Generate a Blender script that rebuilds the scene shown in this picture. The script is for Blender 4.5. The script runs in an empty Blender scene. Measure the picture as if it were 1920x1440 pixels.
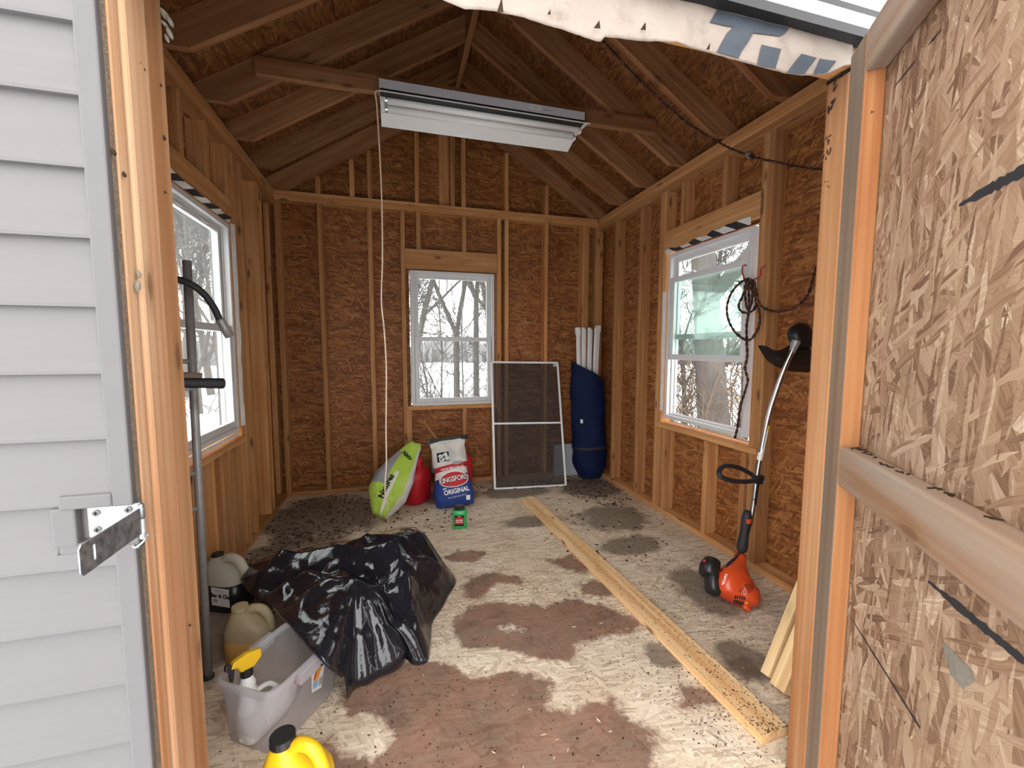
import bpy, bmesh, math, random
from math import pi, sin, cos, radians, sqrt
from mathutils import Vector, Matrix, noise

# ------------------------------------------------------------------ camera, sky, exposure
F_PX = 784.58; PITCH = .0836; YAW = .2708; ROLL = -.0016; CAM = Vector((0, 0, 1.2692))
SC = bpy.context.scene
_f = Vector((sin(YAW)*cos(PITCH), cos(YAW)*cos(PITCH), -sin(PITCH)))
_r = Vector((cos(YAW), -sin(YAW), 0)); _d = _f.cross(_r)
_R = cos(ROLL)*_r + sin(ROLL)*_d; _D = -sin(ROLL)*_r + cos(ROLL)*_d
cam_data = bpy.data.cameras.new('camera'); cam = bpy.data.objects.new('camera', cam_data)
SC.collection.objects.link(cam); SC.camera = cam
cam.matrix_world = Matrix(((_R.x, -_D.x, -_f.x, CAM.x), (_R.y, -_D.y, -_f.y, CAM.y), (_R.z, -_D.z, -_f.z, CAM.z), (0, 0, 0, 1)))
cam_data.sensor_fit = 'HORIZONTAL'; cam_data.sensor_width = 36
cam_data.lens = F_PX/1920*36; cam_data.clip_start = .02; cam_data.clip_end = 500
SC.view_settings.view_transform = 'Standard'; SC.view_settings.look = 'None'
SC.view_settings.gamma = 1; SC.view_settings.use_curve_mapping = False
SC.view_settings.exposure = 2.75
SC.cycles.max_bounces = 8; SC.cycles.diffuse_bounces = 6; SC.cycles.glossy_bounces = 3; SC.cycles.transparent_max_bounces = 14
SC.cycles.use_adaptive_sampling = True; SC.cycles.adaptive_threshold = .04
SC.cycles.use_denoising = True; SC.cycles.sample_clamp_indirect = 6
W = bpy.data.worlds.new('overcast_sky'); SC.world = W; W.use_nodes = True
_bg = W.node_tree.nodes['Background']
_tc = W.node_tree.nodes.new('ShaderNodeTexCoord'); _sx = W.node_tree.nodes.new('ShaderNodeSeparateXYZ')
_cr = W.node_tree.nodes.new('ShaderNodeValToRGB')
W.node_tree.links.new(_tc.outputs['Generated'], _sx.inputs[0]); W.node_tree.links.new(_sx.outputs[2], _cr.inputs[0])
_cr.color_ramp.elements[0].color = (.84, .84, .85, 1); _cr.color_ramp.elements[1].color = (1, .995, .985, 1)
W.node_tree.links.new(_cr.outputs[0], _bg.inputs[0]); _bg.inputs[1].default_value = 1.0

def px(u, v, ax, val):            # the point of the ray through photo pixel (u, v) on the plane axis = val
    d = (u-960)/F_PX*_R + (v-720)/F_PX*_D + _f
    return CAM + d*((val-CAM[ax])/d[ax])

# ------------------------------------------------------------------ node helpers
class NT:
    def __init__(s, name, rough=.7, spec=.3):
        s.m = bpy.data.materials.new(name); s.m.use_nodes = True; s.t = s.m.node_tree
        s.b = s.t.nodes['Principled BSDF']; s.out = s.t.nodes['Material Output']
        s.b.inputs['Roughness'].default_value = rough; s.b.inputs['Specular IOR Level'].default_value = spec
    def put(s, sock, v):
        if isinstance(v, bpy.types.NodeSocket): s.t.links.new(v, sock)
        elif v is not None:
            if isinstance(v, (tuple, list)) and len(v) == 3 and sock.type == 'RGBA': v = (*v, 1)
            sock.default_value = v
    def n(s, typ, *ins, out=0, **at):
        nd = s.t.nodes.new('ShaderNode'+typ)
        for k, v in at.items(): setattr(nd, k, v)
        for i, v in enumerate(ins): s.put(nd.inputs[i], v)
        return nd.outputs[out]
    def math(s, op, a, b=None, c=None): return s.n('Math', a, b, c, operation=op)
    def vm(s, op, a, b=None): return s.n('VectorMath', a, b, operation=op)
    def mix(s, f, a, b, mode='MIX'):
        nd = s.t.nodes.new('ShaderNodeMix'); nd.data_type = 'RGBA'; nd.blend_type = mode; nd.clamp_factor = True
        s.put(nd.inputs[0], f); s.put(nd.inputs[6], a); s.put(nd.inputs[7], b); return nd.outputs[2]
    def ramp(s, f, pts, interp='LINEAR'):
        nd = s.t.nodes.new('ShaderNodeValToRGB'); s.put(nd.inputs[0], f); r = nd.color_ramp; r.interpolation = interp
        while len(r.elements) < len(pts): r.elements.new(.5)
        for e, (p, c) in zip(r.elements, pts):
            e.position = p; e.color = (c, c, c, 1) if not isinstance(c, (tuple, list)) else (*c, 1)
        return nd.outputs[0]
    def noise(s, vec, scale=5, detail=3, rough=.5, out=0, dist=0, dims='3D'):
        nd = s.t.nodes.new('ShaderNodeTexNoise'); nd.noise_dimensions = dims
        s.put(nd.inputs['Vector'], vec); nd.inputs['Scale'].default_value = scale; nd.inputs['Detail'].default_value = detail
        nd.inputs['Roughness'].default_value = rough; nd.inputs['Distortion'].default_value = dist
        return nd.outputs[out]
    def voro(s, vec, scale=5, feature='F1', out='Distance', dims='3D', rnd=1):
        nd = s.t.nodes.new('ShaderNodeTexVoronoi'); nd.voronoi_dimensions = dims; nd.feature = feature
        s.put(nd.inputs['Vector'], vec); nd.inputs['Scale'].default_value = scale; nd.inputs['Randomness'].default_value = rnd
        return nd.outputs[out]
    def obj(s): return s.n('TexCoord', out=3)
    def uv(s): return s.n('TexCoord', out=2)
    def rand(s): return s.n('ObjectInfo', out=5)
    def map(s, vec, loc=(0, 0, 0), rot=(0, 0, 0), sc=(1, 1, 1)): return s.n('Mapping', vec, loc, rot, sc)
    def bump(s, h, strength=.3, dist=.01):
        nd = s.t.nodes.new('ShaderNodeBump'); s.put(nd.inputs['Height'], h); nd.inputs['Strength'].default_value = strength
        nd.inputs['Distance'].default_value = dist; s.t.links.new(nd.outputs[0], s.b.inputs['Normal'])
    def col(s, c): s.put(s.b.inputs['Base Color'], c); return s
    def set(s, **kw):
        for k, v in kw.items(): s.put(s.b.inputs[k.replace('_', ' ')], v)
        return s

def plain(name, c, rough=.5, spec=.4, metal=0, var=.12, scale=20, bump=0):
    t = NT(name, rough, spec); o = t.obj()
    nz = t.noise(o, scale, 3)
    t.col(t.mix(nz, tuple(x*(1-var) for x in c), tuple(min(1, x*(1+var)) for x in c)))
    t.b.inputs['Metallic'].default_value = metal
    if bump: t.bump(t.noise(o, scale*3, 3), bump, .004)
    return t.m

def wood(name, light, dark, knot=(.10, .045, .02), rings=150, grey=None, rough=.75, speck=0):
    t = NT(name, rough, .25); o = t.obj(); rv = t.rand()
    off = t.n('CombineXYZ', t.math('MULTIPLY', rv, 37.), t.math('MULTIPLY', t.math('FRACT', t.math('MULTIPLY', rv, 17.3)), .10), t.math('MULTIPLY', t.math('FRACT', t.math('MULTIPLY', rv, 7.7)), .12))
    p = t.vm('ADD', o, off)
    st = t.map(p, sc=(1.5, 9, 9))
    dis = t.noise(st, 1.3, 2, out=1)
    q = t.vm('ADD', t.map(p, sc=(.02, 1, 1)), t.vm('MULTIPLY', t.vm('SUBTRACT', dis, (.5, .5, .5)), (.0, .085, .085)))
    r = t.vm('LENGTH', q); r = r.node.outputs['Value']
    w = t.math('SINE', t.math('MULTIPLY', r, rings*2*pi/2))
    w = t.math('MULTIPLY_ADD', w, .5, .5); w = t.math('POWER', w, 1.6)
    fine = t.noise(t.map(p, sc=(1.5, 160, 160)), 1, 3)
    tone = t.noise(t.map(p, sc=(.7, 12, 12)), 1, 3)
    c = t.mix(t.math('MULTIPLY', w, .70), light, dark)
    c = t.mix(t.math('MULTIPLY', fine, .45), c, tuple(x*.72 for x in dark))
    c = t.mix(t.ramp(tone, [(.3, 0), (.75, .55)]), c, tuple(min(1, a*1.05) for a in dark))
    stk = t.noise(t.map(p, sc=(.55, 34, 34)), 1, 4, .6)
    c = t.mix(t.ramp(stk, [(.42, 0), (.66, .75)]), c, t.mix(1., dark, (.82, .62, .5), 'MULTIPLY'))
    c = t.mix(t.ramp(stk, [(.25, .5), (.42, 0)]), c, tuple(min(1, a*1.22) for a in light))
    kv = t.voro(t.map(p, sc=(3.6, 11, 11)), 1)
    kd = t.math('ADD', kv, t.math('MULTIPLY', t.noise(p, 45, 2), .05))
    c = t.mix(t.ramp(kd, [(.08, .85), (.13, .65), (.15, .25), (.26, 0)]), c, knot)
    per = t.math('MULTIPLY_ADD', rv, .36, .82)
    c = t.mix(1., c, t.n('CombineColor', per, per, per), 'MULTIPLY')
    if grey:
        g = t.noise(t.map(p, sc=(1.2, 10, 10)), 1.6, 4)
        c = t.mix(t.ramp(g, [(.35, 0), (.65, .8)]), c, grey)
    if speck:
        sp = t.voro(t.map(o, sc=(90, 140, 90)), 1)
        c = t.mix(t.ramp(sp, [(.13, .9), (.2, 0)]), c, (.03, .018, .01))
    t.col(c); t.bump(t.math('ADD', fine, t.math('MULTIPLY', w, .3)), .25, .002)
    return t.m

def osb(name, pal, dirt_haze=None, scale=1.0, contrast=1.0, gloss=.6, tilt=0.):
    # oriented strands: layers of long voronoi cells laid at different angles, each cell one flake
    t = NT(name, gloss, .3); o = t.obj(); rv = t.rand()
    p = t.vm('ADD', o, t.n('CombineXYZ', t.math('MULTIPLY', rv, 31.), t.math('MULTIPLY', rv, 13.), 0.))
    wob = t.vm('MULTIPLY', t.vm('SUBTRACT', t.noise(p, 14, 2, out=1), (.5, .5, .5)), (.012, .012, 0.))
    p2 = t.vm('ADD', p, wob)
    c = None; h = None
    for k, (ang, sx, sy, thr) in enumerate([(0, 9, 44, 0), (52, 9, 50, .50), (-48, 10, 48, .55), (18, 8, 44, .45), (78, 11, 60, .70), (-22, 9, 50, .55), (38, 11, 66, .66), (4, 8, 60, .60), (-62, 14, 100, .76), (-8, 13, 110, .72)]):
        v = t.n('Mapping', p2, (k*.37, k*.19, 0), (0, 0, radians(ang+tilt)), (1/(sx*scale), 1/(sy*scale), 1), vector_type='TEXTURE')
        col = t.voro(v, 1, out='Color', dims='2D')
        sp = t.n('SeparateColor', col); R, G = sp, sp.node.outputs[1]
        fib = t.noise(t.n('Mapping', p2, (k, 0, 0), (0, 0, radians(ang+tilt)), (1/12, 1/300, 1), vector_type='TEXTURE'), 1, 1, dims='2D') if k % 2 == 0 else fib
        val = t.math('ADD', t.math('MULTIPLY', G, .85), t.math('MULTIPLY', t.math('SUBTRACT', fib, .5), .5))
        cc = t.ramp(val, pal)
        if c is None: c = cc; h = G
        else:
            gate = t.math('GREATER_THAN', R, thr)
            if k in (1, 3, 5, 7):
                ed = t.voro(v, 1, feature='DISTANCE_TO_EDGE', dims='2D')
                line = t.ramp(ed, [(.0, .4), (.09, 0)])
                cc = t.mix(t.math('MULTIPLY', line, contrast), cc, pal[0][1])
            c = t.mix(gate, c, cc); h = t.math('ADD', h, t.math('MULTIPLY', gate, t.math('SUBTRACT', G, h)))
    tone = t.noise(p, 2.2, 3)
    c = t.mix(t.ramp(tone, [(.3, 0), (.7, .5)]), c, t.mix(1., c, (.78, .66, .55), 'MULTIPLY'))
    if dirt_haze: c = dirt_haze(t, c, o)
    t.col(c); t.bump(h, .12, .004)
    return t.m

# ------------------------------------------------------------------ object helpers
COL = SC.collection
def wm(o):
    m = o.matrix_basis.copy()
    if o.parent: m = wm(o.parent) @ o.matrix_parent_inverse @ m
    return m
def tag(o, label=None, cat=None, group=None, kind=None):
    if label: o['label'] = label
    if cat: o['category'] = cat
    if group: o['group'] = group
    if kind: o['kind'] = kind
    return o
def adopt(o, parent):
    if parent is not None:
        o.parent = parent; o.matrix_parent_inverse = wm(parent).inverted()
    return o
def empty(name, loc=(0, 0, 0), label=None, cat=None, group=None, kind=None):
    o = bpy.data.objects.new(name, None); o.empty_display_size = .1; o.location = loc; COL.objects.link(o)
    return tag(o, label, cat, group, kind)

class MB:
    def __init__(s): s.v = []; s.f = []; s.uv = None
    def add(s, vs, fs):
        k = len(s.v); s.v += [Vector(p) for p in vs]; s.f += [tuple(i+k for i in f) for f in fs]; return s
    def box(s, a, b, M=None):
        x0, y0, z0 = [min(p, q) for p, q in zip(a, b)]; x1, y1, z1 = [max(p, q) for p, q in zip(a, b)]
        vs = [Vector(p) for p in ((x0, y0, z0), (x1, y0, z0), (x1, y1, z0), (x0, y1, z0), (x0, y0, z1), (x1, y0, z1), (x1, y1, z1), (x0, y1, z1))]
        if M: vs = [M @ p for p in vs]
        return s.add(vs, [(0, 3, 2, 1), (4, 5, 6, 7), (0, 1, 5, 4), (1, 2, 6, 5), (2, 3, 7, 6), (3, 0, 4, 7)])
    def prism(s, pts, ax, a, b):        # polygon in the plane normal to axis ax, extruded from a to b
        def P(q, t):
            l = list(q); l.insert(ax, t); return l
        n = len(pts)
        return s.add([P(q, a) for q in pts]+[P(q, b) for q in pts], [tuple(range(n))[::-1], tuple(range(n, 2*n))]+[(i, (i+1) % n, n+(i+1) % n, n+i) for i in range(n)])
    def loft(s, rings, cap=True, closed=True):
        n = len(rings[0]); k = len(s.v); s.v += [Vector(p) for r in rings for p in r]
        for i in range(len(rings)-1):
            for j in range(n if closed else n-1):
                a, b = k+i*n+j, k+i*n+(j+1) % n; s.f.append((a, b, b+n, a+n))
        if cap:
            s.f.append(tuple(range(k, k+n))[::-1]); e = k+(len(rings)-1)*n; s.f.append(tuple(range(e, e+n)))
        return s
    def tube(s, path, r, n=8, cap=True):
        path = [Vector(p) for p in path]; m = len(path); rr = r if isinstance(r, (list, tuple)) else [r]*m
        T = [(path[min(i+1, m-1)]-path[max(i-1, 0)]).normalized() for i in range(m)]
        u = T[0].orthogonal().normalized(); rings = []
        for i in range(m):
            u = (u-T[i]*u.dot(T[i])); u = u.normalized() if u.length > 1e-6 else T[i].orthogonal().normalized()
            w = T[i].cross(u)
            rings.append([path[i]+(u*cos(2*pi*j/n)+w*sin(2*pi*j/n))*rr[i] for j in range(n)])
        return s.loft(rings, cap)
    def lathe(s, prof, n=20, M=None, sx=1, sy=1):
        M = M or Matrix()
        return s.loft([[M @ Vector((r*cos(2*pi*j/n)*sx, r*sin(2*pi*j/n)*sy, z)) for j in range(n)] for r, z in prof])
    def grid(s, nu, nv, fn):
        k = len(s.v); s.v += [Vector(fn(i/nu, j/nv)) for j in range(nv+1) for i in range(nu+1)]
        for j in range(nv):
            for i in range(nu):
                a = k+j*(nu+1)+i; s.f.append((a, a+1, a+nu+2, a+nu+1))
        return s
    def build(s, name, mat, parent=None, smooth=False, bevel=0, M=None, sub=0, fix=True, solid=0):
        me = bpy.data.meshes.new(name); me.from_pydata([tuple(p) for p in s.v], [], s.f)
        if fix:
            bm = bmesh.new(); bm.from_mesh(me); bmesh.ops.recalc_face_normals(bm, faces=bm.faces); bm.to_mesh(me); bm.free()
        for m in (mat if isinstance(mat, (list, tuple)) else [mat]): me.materials.append(m)
        if smooth:
            for p in me.polygons: p.use_smooth = True
        me.update()
        o = bpy.data.objects.new(name, me); COL.objects.link(o)
        if M is not None: o.matrix_basis = M
        if solid:
            md = o.modifiers.new('thick', 'SOLIDIFY'); md.thickness = solid; md.offset = 0
        if bevel:
            md = o.modifiers.new('bev', 'BEVEL'); md.width = bevel; md.segments = 2; md.limit_method = 'ANGLE'; md.angle_limit = radians(40)
        if sub:
            md = o.modifiers.new('sub', 'SUBSURF'); md.levels = sub; md.render_levels = sub
        return adopt(o, parent)

def frame(o, x, y=None):               # matrix with origin o, X axis along x, Y near y
    x = Vector(x).normalized(); y = Vector(y if y is not None else (0, 0, 1)); y = y-x*y.dot(x)
    y = y.normalized() if y.length > 1e-5 else x.orthogonal().normalized(); z = x.cross(y); o = Vector(o)
    return Matrix(((x.x, y.x, z.x, o.x), (x.y, y.y, z.y, o.y), (x.z, y.z, z.z, o.z), (0, 0, 0, 1)))
def lumber(name, a, b, w, t, wdir, mat, parent=None, bevel=.003):
    # a stick from a to b (centre line), w wide along wdir, t thick; local X runs along the grain
    a, b = Vector(a), Vector(b); M = frame((a+b)/2, b-a, wdir); L = (b-a).length/2
    return MB().box((-L, -w/2, -t/2), (L, w/2, t/2)).build(name, mat, parent, bevel=bevel, M=M)
def bez(pts, n=12):                    # Catmull-Rom through points
    P = [Vector(p) for p in pts]; P = [P[0]*2-P[1]]+P+[P[-1]*2-P[-2]]; out = []
    for i in range(1, len(P)-2):
        for k in range(n):
            t = k/n; a, b, c, d = P[i-1:i+3]
            out.append(.5*(2*b+(c-a)*t+(2*a-5*b+4*c-d)*t*t+(3*b-a-3*c+d)*t**3))
    return out+[P[-2]]
def sring(c, rx, ry, n=24, e=2.6, M=None):   # superellipse ring
    out = []
    for j in range(n):
        a = 2*pi*j/n; ca, sa = cos(a), sin(a)
        p = Vector((c[0]+rx*math.copysign(abs(ca)**(2/e), ca), c[1]+ry*math.copysign(abs(sa)**(2/e), sa), c[2]))
        out.append(M @ p if M else p)
    return out
def text_mesh(body, size=1., bold=0., spacing=1.):
    cu = bpy.data.curves.new('txt', 'FONT'); cu.body = body; cu.size = size; cu.align_x = 'CENTER'; cu.align_y = 'CENTER'
    cu.offset = bold; cu.space_character = spacing; cu.resolution_u = 3
    o = bpy.data.objects.new('txt', cu); COL.objects.link(o)
    dg = bpy.context.evaluated_depsgraph_get(); me = bpy.data.meshes.new_from_object(o.evaluated_get(dg))
    vs = [v.co.copy() for v in me.vertices]; fs = [tuple(p.vertices) for p in me.polygons]
    bpy.data.objects.remove(o); bpy.data.curves.remove(cu); bpy.data.meshes.remove(me)
    return vs, fs
def writing(name, body, size, mat, parent, fn, bold=0., spacing=1.):   # fn maps flat letter coordinates to the surface
    vs, fs = text_mesh(body, size, bold, spacing)
    return MB().add([fn(v.x, v.y) for v in vs], fs).build(name, mat, parent, fix=False)
RND = random.Random(7)
# ------------------------------------------------------------------ materials
M = {}
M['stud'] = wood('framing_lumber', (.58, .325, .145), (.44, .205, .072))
M['rafter'] = wood('shaded_roof_lumber', (.36, .185, .088), (.25, .112, .047))  # same wood as the studs, darkened to carry the shade under the roof
M['jamb'] = wood('door_jamb_lumber', (.46, .32, .20), (.34, .175, .082), rings=80)
M['jamb2'] = wood('pale_jamb_lumber', (.36, .20, .10), (.25, .115, .045), rings=90)
M['stile'] = wood('door_stile_lumber', (.33, .155, .062), (.235, .095, .032), rings=120)
M['weather'] = wood('weathered_lumber', (.25, .175, .115), (.15, .095, .058), rings=110, grey=(.155, .122, .090))
M['rail'] = wood('door_rail_lumber', (.30, .21, .14), (.19, .115, .065), rings=70, grey=(.25, .20, .16))
M['fresh'] = wood('loose_board_lumber', (.80, .58, .33), (.66, .42, .20), rings=120, speck=1)
M['fresh2'] = wood('offcut_lumber', (.80, .62, .36), (.66, .45, .22), rings=120)
PAL_IN = [(.0, (.14, .044, .012)), (.3, (.245, .088, .024)), (.6, (.33, .128, .038)), (.95, (.46, .215, .075))]
PAL_DOOR = [(.0, (.13, .07, .04)), (.2, (.215, .13, .078)), (.5, (.29, .19, .122)), (.8, (.36, .255, .172)), (1., (.50, .40, .295))]
M['osb'] = osb('strand_board', PAL_IN)
M['osb_roof_shaded'] = osb('shaded_roof_board', [(p, tuple(x*.62 for x in c)) for p, c in PAL_IN])  # wall board palette dimmed, the ceiling's shade put into the colour
def door_lines(t, c, o):
    sp = t.n('SeparateXYZ', o); x, y = sp, sp.node.outputs[1]
    return c
M['osb_door'] = osb('door_strand_board', PAL_DOOR, contrast=1., tilt=90)
def floor_dirt(t, c, o):
    st = t.n('Attribute', attribute_name='stain', out=2); gr = t.n('Attribute', attribute_name='grime', out=2)
    n1 = t.noise(o, 9, 6, .62); n2 = t.noise(o, 38, 4, .6)
    m = t.math('ADD', st, t.math('MULTIPLY', t.math('SUBTRACT', n1, .5), .9))
    m = t.math('ADD', m, t.math('MULTIPLY', t.math('SUBTRACT', n2, .5), .35))
    wet = t.mix(t.ramp(t.noise(o, 6, 6, .65), [(.3, 0), (.7, 1)]), (.085, .036, .024), (.25, .108, .066))
    c = t.mix(t.ramp(m, [(.40, 0), (.58, .93)]), c, t.mix(.10, wet, c))
    g = t.math('ADD', gr, t.math('MULTIPLY', t.math('SUBTRACT', t.noise(o, 6, 6, .65), .5), 1.1))
    c = t.mix(t.ramp(g, [(.35, 0), (.62, .8)]), c, t.mix(t.noise(o, 30, 3), (.07, .05, .038), (.19, .145, .11)))
    dust = t.noise(o, 3.2, 5, .6)
    c = t.mix(t.ramp(dust, [(.5, 0), (.75, .22)]), c, (.36, .30, .24))
    sp = t.voro(o, 55, rnd=1); sp2 = t.math('ADD', sp, t.math('MULTIPLY', t.noise(o, 5, 2), .25))
    c = t.mix(t.ramp(sp2, [(.17, .7), (.24, 0)]), c, (.05, .035, .025))
    return c
M['floor'] = osb('floor_strand_board', [(.0, (.46, .36, .26)), (.3, (.64, .53, .40)), (.7, (.76, .66, .52)), (1., (.86, .78, .64))], dirt_haze=floor_dirt, contrast=.6, scale=1.25)
t = NT('grey_vinyl', .5, .35); o = t.obj()
gr = t.noise(t.map(o, sc=(5, 60, 90)), 1, 4)
t.col(t.mix(gr, (.090, .082, .081), (.100, .092, .090))); t.bump(gr, .10, .001); M['siding'] = t.m
M['trim'] = plain('grey_vinyl_trim', (.084, .078, .077), .45, .35, var=.06)
M['trim_lit'] = plain('skylit_trim_vinyl', (.36, .36, .37), .45, .35, var=.02)  # grey vinyl made paler, its overexposed sky light put into the colour
M['trim_d'] = plain('dark_grey_trim', (.012, .012, .013), .5, .3)
M['osb_edge'] = plain('raw_panel_edge', (.18, .13, .09), .9, .1, var=.6, scale=160, bump=.6)
M['vinyl'] = plain('white_window_vinyl', (.62, .61, .605), .4, .4, var=.05, scale=9)
t = NT('galvanised_steel', .38, .5); o = t.obj()
v = t.voro(o, 130, out='Color'); g = t.n('SeparateColor', v)
n = t.noise(o, 70, 4)
t.col(t.mix(t.ramp(n, [(.35, 0), (.7, 1)]), t.mix(g, (.10, .105, .115), (.20, .205, .215)), (.34, .345, .35))); t.set(Metallic=.75); M['galv'] = t.m
t = NT('bright_zinc', .4, .5); o = t.obj(); n = t.noise(o, 90, 4)
t.col(t.mix(t.ramp(n, [(.3, 0), (.8, 1)]), (.36, .365, .37), (.22, .225, .23))); t.set(Metallic=.45); M['zinc'] = t.m
M['screw'] = plain('screw_steel', (.12, .12, .12), .4, .5, .8)
def glass(name, tint, gloss, dirt_haze, dcol=(.85, .9, .9)):  # whitish translucent share paints the haze and flare over the window view
    t = NT(name); tr = t.n('BsdfTransparent', tint); gl = t.n('BsdfGlossy'); gl.node.inputs['Roughness'].default_value = .03
    df = t.n('BsdfTranslucent', dcol)
    nz = t.ramp(t.noise(t.obj(), 6, 5, .6), [(.3, .5), (.75, 1)])
    a = t.n('MixShader', t.math('MULTIPLY', nz, dirt_haze), tr, df)
    fr = t.n('Fresnel', 1.45); b = t.n('MixShader', t.math('MULTIPLY', fr, gloss), a, gl)
    t.t.links.new(b, t.out.inputs[0]); return t.m
M['glass'] = glass('hazy_window_glass', (.96, .98, .97, 1), .25, .03)
M['glass_green'] = glass('doubled_window_glass', (.80, .90, .86, 1), .14, .03, (.72, .85, .80))
M['black_plastic'] = plain('black_plastic', (.012, .012, .013), .38, .5, var=.2)
M['black_rubber'] = plain('black_rubber', (.018, .018, .02), .6, .4, var=.2)
M['white_plastic'] = plain('white_plastic', (.80, .80, .78), .35, .5, var=.04)
M['white_paint'] = plain('white_enamel', (.80, .80, .78), .35, .45, var=.03)
M['grey_enamel'] = plain('grey_enamel', (.52, .53, .56), .4, .4, var=.04)
M['steel'] = plain('brushed_steel', (.55, .55, .54), .28, .5, 1.0, var=.15, scale=50)
M['tube_grey'] = plain('grey_painted_tube', (.28, .27, .265), .42, .4, .35, var=.25, scale=30)
M['orange'] = plain('orange_housing', (.60, .068, .016), .28, .5, var=.10, scale=8)
M['tan'] = plain('tan_spout_plastic', (.34, .19, .06), .5, .3)
M['yellow'] = plain('yellow_jug_plastic', (.72, .44, .012), .35, .45, var=.05)
M['red_can'] = plain('red_can_plastic', (.46, .012, .020), .45, .4, var=.15, scale=8)
M['green'] = plain('green_bottle_plastic', (.02, .36, .09), .3, .5, var=.08)
M['red_paint'] = plain('red_hook_coating', (.42, .02, .05), .5, .4)
M['cream_cord'] = plain('cream_cord_jacket', (.72, .56, .42), .5, .4)
M['tan_cord'] = plain('brown_cord_jacket', (.36, .20, .11), .6, .3)
M['blue_fab'] = plain('blue_canvas', (.004, .010, .046), .75, .2, var=.45, scale=9, bump=.3)
M['grey_panel'] = plain('grey_foam_panel', (.42, .46, .47), .8, .2)
M['snow'] = plain('snow', (.80, .82, .86), .9, .1, var=.05, scale=2)
M['leaf'] = plain('dry_leaf', (.085, .050, .032), .85, .15, var=.75, scale=60)
M['crumb'] = plain('dark_crumbs', (.035, .022, .014), .9, .1, var=.6, scale=60)
M['straw'] = plain('pale_wood_chips', (.62, .50, .36), .9, .1, var=.2)
M['black_ink'] = plain('black_ink', (.012, .012, .014), .7, .2)
M['white_ink'] = plain('white_ink', (.82, .82, .80), .6, .2, var=.03)
M['red_ink'] = plain('red_ink', (.50, .02, .03), .55, .3, var=.05)
M['blue_ink'] = plain('blue_ink', (.025, .06, .24), .5, .3, var=.06)
M['grey_ink'] = plain('grey_ink', (.34, .34, .35), .6, .2)
M['wrap_ink'] = plain('slate_wrap_ink', (.028, .036, .046), .6, .25, var=.2, scale=12)
M['label_w'] = plain('paper_label', (.74, .73, .71), .6, .2, var=.05)
M['orange_ink'] = plain('orange_ink', (.75, .30, .05), .6, .2)
M['lblue_ink'] = plain('pale_blue_ink', (.22, .42, .68), .6, .2)
M['cocoon'] = plain('papery_cocoon', (.17, .15, .12), .8, .2, var=.3, scale=80)
t = NT('black_film', .13, .6); o = t.obj()
t.col(t.mix(t.noise(o, 12, 3), (.006, .006, .009), (.016, .017, .024)))
b1 = t.noise(o, 11, 3, .5, dist=1.2); b2 = t.noise(t.map(o, sc=(30, 9, 20)), 1, 2); t.bump(t.math('ADD', b1, t.math('MULTIPLY', b2, .25)), .22, .02)
M['film'] = t.m
t = NT('house_wrap', .55, .3); o = t.obj()
c = t.mix(t.noise(o, 7, 4), (.185, .145, .112), (.25, .21, .178))
c = t.mix(t.ramp(t.noise(o, 13, 5, .65), [(.56, 0), (.72, .55)]), c, (.11, .08, .06))
t.col(c); t.bump(t.noise(o, 26, 4), .35, .012)
M['wrap'] = t.m
t = NT('striped_wrap', .6, .25); o = t.obj(); sp = t.n('SeparateXYZ', t.map(o, rot=(0, 0, .5)))
s = t.math('GREATER_THAN', t.math('FRACT', t.math('MULTIPLY', t.math('ADD', sp, sp.node.outputs[2]), 11.)), .5)
t.col(t.mix(s, (.62, .60, .57), (.03, .03, .035))); M['wrap_stripe'] = t.m
M['wrap_plain'] = plain('white_wrap_edge', (.66, .63, .60), .7, .2, var=.2, scale=25)
def translucent(name, c, alpha, rough=.35, liquid=None):
    t = NT(name, rough, .4); t.col(c)
    tr = t.n('BsdfTransparent', (*[min(1, x*1.05) for x in c], 1)); tl = t.n('BsdfTranslucent', (*c, 1))
    a = t.n('MixShader', .45, t.b.outputs[0], tl)
    t.t.links.new(t.n('MixShader', alpha, tr, a), t.out.inputs[0]); return t.m
M['bin'] = translucent('frosted_clear_plastic', (.86, .85, .87), .36)
M['bin_lip'] = translucent('frosted_clear_lip', (.80, .79, .81), .5)
M['jug_milky'] = translucent('milky_jug_plastic', (.74, .70, .58), .88)
M['jug_amber'] = translucent('yellowed_jug_plastic', (.66, .56, .36), .88)
M['dark_oil'] = plain('dark_oil', (.018, .016, .017), .3, .4)
M['amber_oil'] = plain('amber_oil', (.42, .24, .07), .35, .4, var=.2)
t = NT('fine_screen', .8, .1); t.col((.05, .05, .052))
t.t.links.new(t.n('MixShader', .58, t.n('BsdfTransparent'), t.b.outputs[0]), t.out.inputs[0]); M['mesh'] = t.m
t = NT('braided_rope', .85, .15); u = t.uv(); o = t.obj()
nz = t.voro(t.map(o, sc=(1, 1, 1)), 140, out='Color'); g = t.n('SeparateColor', nz)
t.col(t.ramp(g, [(.0, (.012, .010, .010)), (.62, (.05, .028, .02)), (.8, (.17, .085, .045)), (1., (.15, .02, .02))])); M['rope'] = t.m
t = NT('bark', .9, .15); o = t.obj(); nz = t.noise(t.map(o, sc=(9, 9, 1.5)), 3, 5)
t.col(t.mix(nz, (.075, .063, .055), (.16, .14, .125))); t.bump(nz, .8, .03); M['bark'] = t.m
t = NT('twig_bark', .9, .15); t.col(t.mix(t.noise(t.obj(), 3, 3), (.075, .065, .058), (.14, .122, .108))); M['twig'] = t.m
t = NT('far_woods', .9, .1); t.col(t.mix(t.noise(t.map(t.obj(), sc=(3, 3, .5)), 1, 4), (.125, .12, .118), (.165, .16, .155))); M['far'] = t.m
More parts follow.
